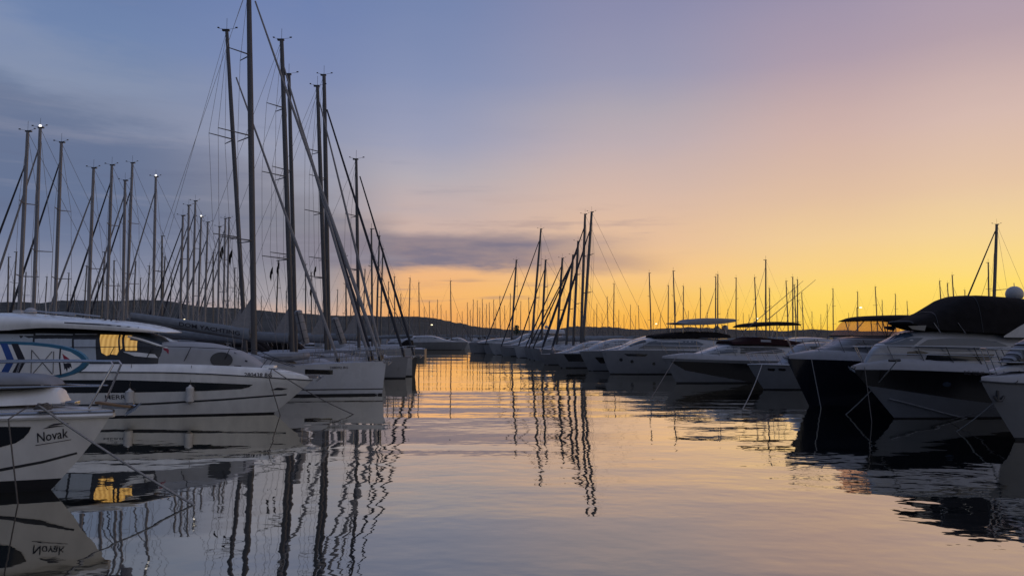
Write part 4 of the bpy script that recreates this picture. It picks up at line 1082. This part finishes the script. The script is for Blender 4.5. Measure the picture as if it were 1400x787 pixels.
sports_boat((703, 478), 106, 11, 3.9, 'white motor cruiser with blunt bow among the far sailing yachts', 'gel_cool_shaded', COUPE, COUPEW, rail=False, tipz=1.6, rake=.5)
sports_boat((1150, 480), 58, 13, 4.2, 'pale flybridge cruiser mostly hidden behind the dark hulled yacht', 'gel_cool_shaded', FLYC, FLYW, fly=(FLYF, 'canvas_grey', 'flybridge'), rail=False, tipz=1.9)
sports_boat((985, 484), 55.2, 12, 3.6, 'low white cruiser tucked behind the black banded cruiser', 'gel_cool_shaded', COUPE, COUPEW, rail=False, tipz=1.6)
# across the end of the channel, bows to the right
sports_boat((640, 474), 163, 16, 4.6, 'pale yacht with low wedge deckhouse across the channel end', 'gel_shaded', COUPE, COUPEW, sgn=1, rail=False, tipz=1.7)
sports_boat((612, 474), 168, 14, 4.4, 'dark hulled cruiser at the left of the channel end', 'navy', COUPE, COUPEW, sgn=1, rail=False, tipz=1.6)
sports_boat((655, 474), 176, 9, 3.4, 'tiny white launch with little domed cabin by the channel end', 'gel_cool_shaded', COUPE, COUPEW, sgn=1, rail=False, tipz=1.2)
# ------------------------------------------------------------------ sailing yachts
def mast_gear(o_mast, top, fwd, s=1.0, lit=False):
    m = MB()
    m.tube([top, top + Vector((0, 0, .75*s))], .012*s, 4)
    m.tube([top + Vector((0, 0, .06)), top + Vector((.55*s*fwd, 0, .14*s))], .010*s, 4)
    m.box(tuple(top + Vector((.58*s*fwd, 0, .18*s))), (.14*s, .02, .08*s))
    m.tube([top + Vector((0, 0, .06)), top + Vector((-.50*s*fwd, .05, .16*s))], .010*s, 4)
    m.box(tuple(top + Vector((-.52*s*fwd, .05, .20*s))), (.10*s, .10*s, .05*s))
    m.box(tuple(top + Vector((-.05*fwd, 0, .02))), (.42*s, .16*s, .10*s))
    m.build('masthead_instruments', M['trim'], o_mast, 0)
    if lit:
        MB().ball(tuple(top + Vector((0, .0, .16*s))), .10*s, 8, 6).build('masthead_light', M['lamp_white'], o_mast)

def sailboat(label, group, tip_px, Y, L, B, base, top, stay, foot_px=None, sgn=+1, fb=1.5, rm=.115, genoa='sail', gr=(.05, .13),
             boom=None, spreaders=((.42, 1.5, .9), (.68, 1.25, .75)), detail=2, lit=False, hullm='gel_cool_shaded', wires=True, name='sailing_yacht', bagm='bag', mastm='alu_dark'):
    """tip_px: bow; base, top: photo pixels of the mast's foot and head; stay: photo pixel where the forestay meets the mast"""
    bt = Boat(name, label, 'sailing yacht', tip_px, 480, Y, sgn, L, group)
    bt.tipz = fb
    h = Hull(L, B, [(0, fb * .80), (.4, fb * .82), (.8, fb * .93), (1, fb)], .25 if detail > 1 else .5, zk=-.5, ps=2.3, pk=1.6, kb=.62, stem=1.0, fl=.42, stern=.86)
    nt = 40 if detail > 1 else 16
    bt.add(h.mesh(nt, 12 if detail > 1 else 7), 'hull', hullm)
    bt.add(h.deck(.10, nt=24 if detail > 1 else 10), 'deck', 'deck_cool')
    for sd in (-1, 1): bt.add(h.band(-L*.49, None, -.3, .10, sd, n=20 if detail > 1 else 8), 'antifouling', 'antifoul')
    mx, _ = bt.c(*base); tx, tz = bt.c(*top)
    zd = fb * .88 + .12
    # coachroof
    cr = Form([(mx - 5.0, zd - .15, zd + .55, B*.30), (mx - 2, zd - .15, zd + .60, B*.33), (mx, zd - .12, zd + .46, B*.30), (mx + 1.6, zd - .1, zd + .22, B*.2), (mx + 2.2, zd - .1, zd + .02, B*.12)], n=4)
    cro = bt.add(cr.mesh(20 if detail > 1 else 8, 16 if detail > 1 else 10), 'coachroof', 'deck_cool')
    if detail > 0:
        for sd in (-1, 1):
            bt.add(cr.patch([(mx - 4.2, zd + .14), (mx - .3, zd + .14), (mx + .2, zd + .24), (mx - .3, zd + .34), (mx - 4.2, zd + .42)], sd, .012, .6), 'side_window', 'glass', cro)
        sp = Form([(mx - 6.4, zd + .3, zd + 1.25, B*.32), (mx - 5.4, zd + .3, zd + 1.35, B*.33), (mx - 4.6, zd + .3, zd + .9, B*.3), (mx - 4.2, zd + .3, zd + .5, B*.25)], n=3.5)
        spo = bt.add(sp.mesh(12, 12), 'sprayhood', 'canvas')
    # mast
    foot = Vector((mx, 0, zd + .40)); head = Vector((tx, 0, tz))
    n = 12
    mo = bt.add(MB().tube([foot.lerp(head, i / n) for i in range(n + 1)], rm, 8, rads=[rm * (1.0 if i < n * .7 else 1 - .22 * (i / n - .7) / .3) for i in range(n + 1)], flat=.72), 'mast', mastm)
    if detail > 0: mast_gear(mo, head, 1, 1.0 if detail > 1 else .9, lit)
    tips = []
    for fr_, half, aft in spreaders:
        p = foot.lerp(head, fr_)
        for sd in (-1, 1):
            e = p + Vector((-aft, sd * half, .06)); tips.append((sd, e))
            bt.add(MB().tube([p + Vector((0, sd*.06, 0)), e], .042, 5, r2=.026), 'spreader', mastm, mo)
    if detail > 1:
        # courtesy flag drooping under the lowest spreader
        p = foot.lerp(head, spreaders[0][0]) + Vector((-spreaders[0][2] * .6, -spreaders[0][1] * .6 * sgn, -.55))
        fl = MB(); fl.grid([[p + Vector((0, 0, 0)), p + Vector((-.10, .03, -.12)), p + Vector((-.16, -.03, -.36)), p + Vector((-.20, .02, -.62))], [p + Vector((0, 0, -.40)), p + Vector((-.05, -.03, -.50)), p + Vector((-.08, .03, -.72)), p + Vector((-.10, 0, -.92))]])
        bt.add(fl, 'flag', 'canvas', mo)
        bt.add(MB().tube([p + Vector((0, 0, .55)), p + Vector((0, 0, -.45))], .008, 4), 'flag_halyard', 'wire', mo)
    # standing rigging
    if wires:
        wr = .011 if detail > 1 else .014
        for sd in (-1, 1):
            ch = Vector((mx - .45, sd * (h.ty(mx - .45)[0] - .12), h.ty(mx)[1]))
            pts = [ch] + [e for s_, e in tips if s_ == sd] + [head + Vector((0, 0, -.15))]
            sh = bt.add(MB().tube(pts, wr, 4), 'shroud', 'wire')
            if tips: bt.add(MB().tube([ch + Vector((.15, 0, 0)), foot.lerp(head, spreaders[0][0])], wr, 4), 'lower_shroud', 'wire', sh)
        ap = head.lerp(Vector((-L/2 + .2, 0, fb)), .78)
        bs = MB().tube([head, ap], wr, 4)
        for sd in (-1, 1): bs.tube([ap, Vector((-L/2 + .15, sd * B * .36, fb * .8))], wr, 4)
        bt.add(bs, 'backstay', 'wire')
    # forestay with its furled genoa
    sx, sz = bt.c(*stay)
    fx = L / 2 - .35 if foot_px is None else bt.c(foot_px, 480)[0]
    a, b = Vector((sx, 0, sz)), Vector((fx, 0, fb + .25))
    k = 14
    go = bt.add(MB().tube([a.lerp(b, i / k) for i in range(k + 1)], .05, 7, rads=[gr[0] + (gr[1] - gr[0]) * math.sin(min(1, (i / k) * 1.08) * math.pi * .5) ** 1.2 * (1 if i < k else .55) for i in range(k + 1)]), 'furled_genoa', genoa)
    if detail > 0:
        bt.add(MB().tube([b + Vector((0, 0, .0)), b + Vector((.06, 0, -.25))], .10, 10), 'furling_drum', 'trim', go)
    # boom with its sail bag
    if boom:
        bl, rise, rb = boom
        g0 = Vector((mx - .12, 0, zd + 1.25 if detail > 1 else zd + 1.0)); g1 = g0 + Vector((-bl, 0, rise))
        bo = bt.add(MB().tube([g0, g1], .09, 8), 'boom', mastm)
        kk = 10
        bg_ = MB(); rows = []
        for i in range(kk + 1):
            p = g0.lerp(g1, .02 + .95 * i / kk) + Vector((0, 0, rb * 1.0)); r_ = rb * (1.25 - .55 * i / kk)
            rows.append([p + Vector((0, math.sin(t_) * r_ * .62, math.cos(t_) * r_ * 1.0)) for t_ in [6.2832 * j / 12 for j in range(12)]])
        bg_.grid(rows, close=True); bg_.poly(rows[0]); bg_.poly(rows[-1])
        bgo = bt.add(bg_, 'sail_bag', bagm, bo)
        if detail > 1:
            # the head of the mainsail gathered in a triangle at the mast
            tr = MB()
            for sd in (-.05, .05):
                tr.poly([(mx - .12, sd, g0.z + .3), (mx - .12 - 1.05, sd*1.5, g0.z + .45 + rise * .15), (mx - .14, sd*.3, g0.z + 2.4)])
            tr.grid([[Vector((mx - .12, -.05, g0.z + .3)), Vector((mx - 1.17, -.075, g0.z + .45 + rise*.15)), Vector((mx - .14, -.015, g0.z + 2.4))], [Vector((mx - .12, .05, g0.z + .3)), Vector((mx - 1.17, .075, g0.z + .45 + rise*.15)), Vector((mx - .14, .015, g0.z + 2.4))]])
            bt.add(tr, 'sail_head', 'sail', bgo)
        bt.boom = (g0, g1, rb)
    if detail > 1:
        # pulpit and lifelines
        m = MB(); sts = []
        for sd in (-1, 1):
            for hh, rr_ in ((.62, .010), (.33, .008)):
                pp = []
                for i in range(15):
                    x = -L*.47 + (L*.95) * i / 14; y, z = h.ty(x); pp.append((x, sd * max(.10, y - .10), z + hh))
                m.tube(pp, rr_, 4)
            for i in range(0, 15, 2):
                x = -L*.47 + (L*.95) * i / 14; y, z = h.ty(x); sts.append(((x, sd*max(.1, y - .1), z), (x, sd*max(.1, y - .1), z + .62)))
        ra = bt.add(m, 'lifelines', 'wire')
        for p, q in sts: bt.add(MB().tube([p, q], .013, 5), 'stanchion', 'steel', ra)
        pu = MB()
        for sd in (-1, 1): pu.tube([(L/2 - 1.6, sd*.62, fb), (L/2 - 1.5, sd*.62, fb + .68), (L/2 - .5, sd*.30, fb + .72), (L/2 - .1, 0, fb + .70)], .018, 6).tube([(L/2 - .5, sd*.30, fb + .72), (L/2 - .42, sd*.22, fb)], .016, 6)
        bt.add(pu, 'pulpit', 'steel')
        bt.add(MB().box((mx + 2.9, 0, zd - .02), (.6, .6, .05), bev=.015), 'deck_hatch', 'glass')
        # stern gear: wheel and pushpit
        ps = MB()
        for sd in (-1, 1): ps.tube([(-L/2 + 1.5, sd*B*.38, fb*.82), (-L/2 + 1.4, sd*B*.38, fb*.82 + .7), (-L/2 + .2, sd*B*.36, fb*.82 + .7), (-L/2 + .15, sd*B*.14, fb*.82 + .7)], .017, 6)
        bt.add(ps, 'pushpit', 'steel')
        for sd in (-1, 1):
            wh = MB().tube([(-L/2 + 2.2, sd*.8 + .40*math.cos(a_), fb*.82 + .75 + .40*math.sin(a_)) for a_ in [6.2832*i/16 for i in range(17)]], .018, 5)
            wh.tube([(-L/2 + 2.3, sd*.8, fb*.6), (-L/2 + 2.25, sd*.8, fb*.82 + .75)], .07, 8)
            bt.add(wh, 'steering_wheel', 'steel')
    bt.hull = h; bt.mx = mx; bt.zd = zd
    return bt

G1 = 'large sailing yachts moored side by side on the left'
B1 = sailboat('nearest tall sailing yacht, plumb white bow with black hull window beside the lit motor yacht', G1, 528, 40.0, 14.5, 3.3, (348, 467), (340, -24), (349, 2), fb=1.82, rm=.165, gr=(.045, .105), boom=(6.8, 1.05, .26), spreaders=((.30, 1.45, 1.25), (.58, 1.4, 1.25), (.80, 1.0, .9)), hullm='gel_white2')
h = B1.hull
B1.both(h, [(417, 504.5), (455, 505.5), (455, 511.5), (417, 511)], 'hull_window', 'glass', step=.4)
q0 = B1.on(h, 451, 504); q1 = B1.on(h, 476, 504)
B1.add(h.text('248092 BG', q0[0], q0[1], q1[0] - q0[0], .13, B1.near, bold=.01), 'registration', 'ink')
for sd in (-1, 1):
    B1.add(h.band(-7, None, .30, .36, sd, off=.008), 'boot_stripe', 'trim')
g0, g1, rb = B1.boom
tb = text_bm('DOM YACHTING', 3.3, .22, .015)
d = (g1 - g0).normalized()
for v in tb.verts:
    k = (3.9 - v.co.x) / 6.8
    p = g0.lerp(g1, k)
    rloc = rb * (1.25 - .55 * k) * .62
    v.co = (p.x, B1.near * (rloc + .03), p.z + rb * .9 + v.co.y - .11)
B1.add(MB().frombm(tb), 'lettering', 'ink', [c for c in B1.root.children if c.name.startswith('boom')][0])
anchor(B1, 7.25 + .15, 1.80, .8)
# upturned dinghy on its foredeck
dg_ = empty('inflatable_dinghy', (B1.X + B1.c(392, 480)[0], 40.0, 1.80))
tag(dg_, 'grey inflatable dinghy lying upside down on the foredeck of the nearest sailing yacht', 'dinghy')
tb_ = MB().tube([(-1.15, .55, .2), (-.3, .60, .2), (.5, .52, .22), (.95, .28, .28), (1.08, 0, .32), (.95, -.28, .28), (.5, -.52, .22), (-.3, -.60, .2), (-1.15, -.55, .2)], .2, 10, rads=[.10] + [.2] * 7 + [.10])
tb_.build('tube', M['rubber'], dg_, 60)
Form([(-1.1, .2, .42, .5), (.3, .2, .50, .45), (.9, .25, .46, .2)], n=3).mesh(12, 12).build('bottom', M['cover'], dg_, 50)
ln = MB()
for sd in (-1, 1): ln.tube([(-1.1, sd*.76, .24), (-.3, sd*.81, .22), (.5, sd*.72, .25), (.95, sd*.45, .3)], .012, 4)
ln.build('grab_line', M['rope'], dg_)

SLB = {}
SLB['A'] = sailboat('sailing yacht with raked slender mast showing left of the tallest mast', G1, 470, 43.2, 12.5, 2.9, (337, 460), (310, 42), (323, 106), fb=1.6, rm=.13, gr=(.045, .10), boom=(5.0, .35, .24), spreaders=((.36, 1.3, 1.0), (.66, 1.2, .95)), lit=False)
SLB['C'] = sailboat('sailing yacht whose mast is the left one of the second tall pair', G1, 512, 46.2, 13.5, 2.9, (400, 468), (385, 55), (386, 84), fb=1.6, rm=.16, gr=(.05, .105), boom=(5.6, .35, .25), spreaders=((.30, 1.45, 1.2), (.56, 1.3, 1.1), (.78, .9, .8)))
SLB['D'] = sailboat('sailing yacht whose mast is the right one of the second tall pair', G1, 516, 49.2, 13, 2.9, (405, 466), (395, 102), (398, 126), fb=1.55, rm=.14, genoa='sail_dark', gr=(.05, .10), boom=(5.3, .25, .24), spreaders=((.35, 1.4, 1.1), (.65, 1.2, .9)))
SLB['E'] = sailboat('sailing yacht whose mast head is the lower one of the third tall pair', G1, 529, 52.2, 13, 2.9, (447, 467), (434, 118), (437, 140), fb=1.55, rm=.15, gr=(.045, .10), boom=(5.2, .2, .24), spreaders=((.28, 1.3, 1.0), (.52, 1.2, .9), (.75, .9, .8)))
SLB['F'] = sailboat('sailing yacht whose mast head is the higher one of the third tall pair', G1, 558, 55.2, 14, 2.9, (450, 467), (443, 103), (447, 150), fb=1.6, rm=.17, genoa='sail_dark', gr=(.06, .11), boom=(5.6, .2, .24), spreaders=((.33, 1.4, 1.0), (.62, 1.3, .9)), hullm='gel_grey')
SLB['G'] = sailboat('outermost sailing yacht of the left row with dark stem and its bow farthest along', G1, 571, 57.8, 11.5, 3.2, (491, 466), (487, 218), (492, 241), fb=1.65, rm=.13, genoa='sail_dark', gr=(.05, .10), boom=(4.6, .2, .22), spreaders=((.42, 1.2, .8), (.70, 1.0, .7)))
hG = SLB['G'].hull
SLB['G'].add(hG.text('NIVIA', 3.9, 1.05, .75, .16, SLB['G'].near), 'lettering', 'ink') if False else None
for k in ('F', 'G'): anchor(SLB[k], SLB[k].L/2 + .25, SLB[k].tipz + .02, 1.0)
for k in ('C', 'E'):
    anchor(SLB[k], SLB[k].L/2 + .2, SLB[k].tipz, .9)
bm = MB()
for sd in (-1, 1): SLB['G'].add(hG.band(5.35, None, -.1, 1.5, sd, off=.012, n=6), 'stem_guard', 'trim')
# rolled gennakers standing by the forestays
def rolled(bt, p0, p1, label, dy):
    a, b = at(*p0, bt.Y - dy), at(*p1, bt.Y - dy)
    r_ = empty('rolled_sail', (b.x, b.y, b.z)); tag(r_, label, 'rolled sail')
    d = a - b
    MB().tube([Vector((0, 0, 0)), d * .04, d * .5, d * .96, d], .2, 12, rads=[.16, .22, .24, .22, .12]).build('sail_roll', M['sail'], r_, 50)
    st = MB()
    for k in range(4): 
        c_ = d * (.14 + .24 * k); st.tube([c_, c_ + d * .012], .245, 12)
    st.build('lashing', M['trim'], r_, 50)
    mdl = MB(); off = Vector((0.0, -.245, 0)); mdl.tube([off + d * .05, off + d * .95], .035, 5); mdl.build('dark_stripe', M['sail_dark'], r_)
rolled(B1, (407, 424), (418, 470), 'white rolled sail with dark stripe standing on the nearest sailing yacht\'s foredeck', .25)
rolled(SLB['C'], (457, 434), (469, 470), 'pale rolled sail standing farther along beside the third tall mast pair', .25)

# yachts lying back to back with that row, bows to the left
back = [(25, 38, 180, 46), (45, 55, 175, 49), (74, 84, 195, 52.1), (120, 128, 230, 55.2), (145, 153, 226, 58.1), (168, 171, 247, 61), (172, 181, 223, 63.9), (209, 213, 242, 66.9),
        (246, 250, 295, 70), (256, 258, 281, 73), (263, 267, 275, 76), (270, 275, 297, 79), (279, 284, 304, 82), (298, 300, 310, 85), (305, 308, 299, 88), (310.5, 313, 298, 91)]
G2 = 'sailing yachts beyond the lit motor yacht with bows to the left'
BL = ['leftmost sailing yacht beyond the lit motor yacht\'s roof', 'sailing yacht with bright masthead light at the far left', 'third mast from the left edge, with dark forestay leaning left',
      'sailing yacht whose mast stands alone between the left trio and the next pair', 'sailing yacht with the mast just left of a close pair above the lit cabin', 'sailing yacht with the shorter mast of the close pair above the lit cabin',
      'sailing yacht with the taller mast of the close pair above the lit cabin', 'sailing yacht with bright masthead light above the yellow window',
      'first mast of the small cluster left of the tallest mast', 'second mast of the small cluster left of the tallest mast', 'highest mast of the small cluster left of the tallest mast', 'mast right after the highest one in the small left cluster',
      'slightly lower mast following the small left cluster', 'mast with spreaders just left of two close masts by the tallest mast', 'left one of two close thin masts beside the tallest mast', 'right one of two close thin masts beside the tallest mast']
for i, (xb, xt, yt, D) in enumerate(back):
    H = (HY - yt) * D / F
    ln_ = 10.5 + .12 * H
    J = 4.3
    tipx = xb - (J + .2) * F / D
    sty = yt + (HY - yt) * (.10 if i % 3 else .16)
    k = (sty - yt) / (452 - yt)
    sailboat(BL[i], G2, tipx, D, 12.5, 2.7, (xb, 452), (xt, yt), (xt + (xb - xt) * k - 1, sty), sgn=-1, fb=1.35, rm=.135 - .012 * (i > 7), genoa='sail_dark' if i % 2 == 0 else 'sail', gr=(.045, .085), boom=(4.6, .15, .2), spreaders=((.46, 1.1, .45),) if i % 2 else ((.36, 1.15, .4), (.68, .95, .3)), detail=1, lit=i in (1, 7, 11), mastm='alu')

# the cluster of sailing yachts in the right row
G3 = 'sailing yachts of the right row near the channel end'
CL = [(661, 130, 699, 706, 355.5, .10, 'slender sailing yacht leftmost in the middle cluster of masts'),
      (683, 113.5, 726.5, 739.6, 313, .12, 'sailing yacht with tall strongly raked mast standing apart in the middle cluster'),
      (706, 109, 740, 746, 355.5, .14, 'sailing yacht with shorter mast just right of the tall raked one'),
      (716, 103, 761, 769, 353, .12, 'sailing yacht with the lone thin mast left of the tallest middle pair'),
      (720, 98.5, 774, 783.6, 348.6, .10, 'sailing yacht with low mast against the thick leaning forestays'),
      (726, 94.5, 783.6, 790.4, 330, .12, 'sailing yacht whose mast is third highest in the middle cluster'),
      (738, 91, 794, 800, 293, .12, 'sailing yacht with the left mast of the tallest middle pair'),
      (751, 86.5, 796.6, 809, 290, .16, 'sailing yacht with the right and highest mast of the tallest middle pair')]
for i, (tp, D, xb, xt, yt, fr_, lb) in enumerate(CL):
    sty = yt + (452 - yt) * fr_
    sailboat(lb, G3, tp, D, 13, 3.2, (xb, 455), (xt, yt), (xt + (xb - xt) * fr_ - 1, sty), sgn=-1, fb=1.5, rm=.17, genoa='sail_dark', gr=(.06, .10 if i < 6 else .17), boom=(4.8, .3, .24), spreaders=((.40, 1.2, .6), (.68, 1.0, .5)), detail=1, hullm='gel_shaded', mastm='alu_dark')
# yacht behind the black canvas cover
sailboat('sailing yacht with the tall mast rising behind the black canvas cover', None, 1290, 86, 12.5, 3.4, (1354.5, 418), (1362.7, 307), (1360.6, 316), foot_px=None, sgn=-1, fb=1.5, rm=.2, genoa='sail_dark', gr=(.06, .10), boom=(4.6, .2, .22), spreaders=((.46, 1.5, .5),), detail=1, mastm='alu_dark')

# ------------------------------------------------------------------ distant sailing yachts: one of each kind, then copies
def far_proto(kind, sx):
    L, B, Hm = 11.0, 3.2, 15.0
    root = empty('sailing_yacht', (0, 0, 0))
    h = Hull(L, B, [(0, 1.05), (.5, 1.1), (1, 1.35)], .8, zk=-.4, ps=2.3, pk=1.6, kb=.65, fl=.45)
    hb = h.mesh(12, 5)
    hb.build('hull', M[('gel_shaded', 'gel_cool_shaded', 'navy')[kind]], root)
    d = h.deck(.1, nt=8).build('deck', M['deck_cool'], root)
    Form([(-3.2, .95, 1.6, 1.0), (0, .95, 1.6, 1.05), (1.8, .95, 1.35, .7), (2.4, 1.0, 1.15, .4)], n=4).mesh(8, 8).build('coachroof', M['deck_cool'], root)
    Form([(-3.9, 1.2, 2.1, 1.0), (-3.2, 1.2, 2.2, 1.0), (-2.3, 1.2, 1.6, .8)], n=3.5).mesh(6, 8).build('sprayhood', M[('canvas', 'bag', 'canvas_grey')[kind]], root)
    m = MB().tube([(.6, 0, 1.5), (.5, 0, 8), (.35, 0, Hm)], .13, 6, rads=[.13, .13, .10], flat=.8)
    m.tube([(.35, 0, Hm), (.35, 0, Hm + .7)], .02, 4).box((.45, 0, Hm + .05), (.5, .12, .08))
    mo = m.build('mast', M['alu_dark'], root)
    for fr_ in ((.45,) if kind == 0 else (.36, .66)):
        for sd in (-1, 1):
            MB().tube([(.5, 0, Hm * fr_ + .7), (.25, sd * 1.15, Hm * fr_ + .8)], .035, 4).build('spreader', M['alu_dark'], mo)
    st = MB()
    for sd in (-1, 1):
        st.tube([(.1, sd * 1.45, 1.1), (.25, sd * 1.15, Hm * .45 + .8), (.35, 0, Hm - .3)], .009, 4)
    st.tube([(.35, 0, Hm), (-5.2, 0, 1.1)], .009, 4)
    st.build('rigging', M['wire'], root)
    MB().tube([(.42, 0, Hm * (.93 if kind != 1 else .86)), (2.9, 0, 6), (5.2, 0, 1.5)], .06, 6, rads=[.02, .04, .05]).build('furled_genoa', M[('sail', 'sail_dark', 'sail')[kind]], root)
    b = MB().tube([(.4, 0, 2.5), (-3.9, 0, 2.65)], .17, 8).build('boom', M['bag'], root)
    tag(root, None, 'sailing yacht')
    return root
PROTO = [far_proto(k, 1) for k in range(3)]
used = [False] * 3
def copy_tree(o, parent=None):
    c = o.copy(); COL.objects.link(c)
    if parent is not None: c.parent = parent
    for ch in list(o.children): copy_tree(ch, c)
    return c
PSRC = PROTO
def far_boat(px, py, H, label, group, sgn, kind, tilt=0.0):
    D = (H - CH) * F / (HY - py)
    X = (px - 700) / F * D
    o = copy_tree(PSRC[kind])
    s = H / 15.05
    o.scale = (s, s, s); o.location = (X - sgn * .4 * s, D, 0)
    o.rotation_euler = (0, tilt, (0 if sgn > 0 else math.pi) + random.uniform(-.05, .05))
    o['label'] = label; o['category'] = 'sailing yacht'; o['group'] = group
    return o
rnd = random.Random(11)
LM = 'distant sailing yacht below the low hill left of the channel end'
LR = 'distant bare masted sailing yacht against the golden sky right of the channel'
LLF = 'distant sailing yacht with thin mast against the grey cloud at far left'
LC = 'distant sailing yacht glimpsed between the tall masts of the left row'
mid = [(560, 380), (572.6, 386), (580, 420), (587, 412), (592, 424), (598, 410), (603, 417), (616, 384), (625, 428), (632, 426), (639, 414), (647, 410), (652.6, 411), (656, 421), (659.5, 409), (665, 416),
       (669, 414), (675, 410), (678, 423), (683.5, 405), (697.7, 402), (566, 425), (610, 425), (643, 424), (690, 418), (548, 402), (539, 378)]
right = [(712, 412), (723, 407), (731, 421), (752, 418), (765, 424), (812, 424), (816, 416), (823, 429), (830.5, 406), (839.6, 387.5), (846, 424), (853, 430), (862, 417), (869, 431), (873, 418), (888.6, 373), (893, 428), (903, 430),
         (914, 390), (921.6, 370), (923.5, 413), (934.6, 391), (941, 425), (951, 428), (958, 394), (967, 427), (979, 378), (982, 375), (995, 423), (1007, 379.6), (1016, 428), (1024, 430), (1033, 379), (1048, 355), (1052.6, 394),
         (1062, 428), (1076, 384), (1084.6, 378.6), (1087, 389), (1091, 382), (1097, 400), (1110, 426), (1122, 430), (1131, 416), (1139.4, 394.7), (1160, 428), (1173, 399), (1198, 392), (1206.4, 410.5), (1224.7, 402), (1240.7, 412),
         (1286.4, 384), (1297, 387), (1304, 376), (1320, 396.5), (1353.5, 358.6)]
left = [(9, 351), (18.5, 344), (33, 372), (62, 378), (92, 373), (101, 392), (116, 363), (133, 385), (140, 344), (154, 356), (160, 388), (183, 357), (191, 380), (202, 363), (219, 322), (223, 351), (233, 380), (290, 345), (320, 366), (326, 380)]
cen = [(357, 405), (379, 356), (391, 398), (417, 361), (425, 372), (431, 400), (461, 396), (472, 349), (480, 392), (498, 368), (507, 312), (517, 322), (522, 340), (531, 385)]
def place(lst, lab, grp, h0, h1, sg):
    for px, py in lst:
        H = rnd.uniform(h0, h1)
        if (HY - py) < 40: H = rnd.uniform(11, 13.5)
        far_boat(px, py, H, lab, grp, rnd.choice(sg), rnd.choice((0, 1, 1, 2, 0)), 0.0)
place(mid, LM, 'distant sailing yachts left of the channel end', 15.5, 18.5, (1, -1))
place(right, LR, 'distant sailing yachts in the golden light', 13.5, 16.5, (-1, -1, -1, 1))
place(left, LLF, 'distant sailing yachts at far left', 15, 17.5, (-1, 1))
place(cen, LC, 'distant sailing yachts behind the left row', 15.5, 18, (1, -1))
for p in PROTO:
    for ch in list(p.children):
        for g in list(ch.children): bpy.data.objects.remove(g)
        bpy.data.objects.remove(ch)
    bpy.data.objects.remove(p)

# lamp posts along the far quays
def street_lamp(px, py, Y, label):
    p = at(px, py, Y); r_ = empty('street_lamp', (p.x, Y, 0.0)); tag(r_, label, 'street lamp')
    MB().tube([(0, 0, -.5), (0, 0, p.z)], .09, 8, r2=.05).build('pole', M['alu_dark'], r_)
    a = MB().tube([(0, 0, p.z - .1), (.15, 0, p.z + .15), (.8, 0, p.z + .2)], .045, 6).build('arm', M['alu_dark'], r_)
    MB().ball((.85, 0, p.z + .12), .26, 10, 6, sc=(1.2, .6, .5)).build('lamp', M['lamp'], r_)
street_lamp(1031, 436, 190, 'lit street lamp above the thin arched sunshade')
street_lamp(893, 443, 210, 'lit street lamp over the grey coupe yacht, against the hills')
street_lamp(586, 444.5, 200, 'lit street lamp on the dark hillside left of the channel end')
street_lamp(245, 438, 110, 'lit street lamp among the small cluster of masts at left')
street_lamp(1171, 421, 150, 'lit street lamp left of the orange lit clear screens')
# a dark tree on the far shore
tr = empty('pine_tree', (at(706, 447, 420).x, 420, 0)); tag(tr, 'small dark tree on the far shore in the middle', 'tree')
zt = at(706, 444.5, 420).z
MB().tube([(0, 0, -.5), (.1, 0, zt * .5), (0, 0, zt * .92)], .3, 7, r2=.08).build('trunk', M['bark'], tr)
cr = MB(); rr2 = random.Random(5)
for i in range(900):
    t_ = rr2.random(); a_ = rr2.uniform(0, 6.283); rad = 2.6 * math.sqrt(rr2.random()) * (1 - .55 * t_) * (.8 + .3 * math.sin(a_ * 3 + t_ * 9))
    c_ = Vector((math.cos(a_) * rad, math.sin(a_) * rad, zt * (.45 + .55 * t_))); s_ = rr2.uniform(.15, .4)
    u_ = Vector((rr2.uniform(-1, 1), rr2.uniform(-1, 1), rr2.uniform(-1, 1))).normalized() * s_; v_ = u_.orthogonal().normalized() * s_ * .6
    cr.poly([c_ - u_, c_ + v_, c_ + u_, c_ - v_])
cr.build('crown', M['leaf'], tr, 0)
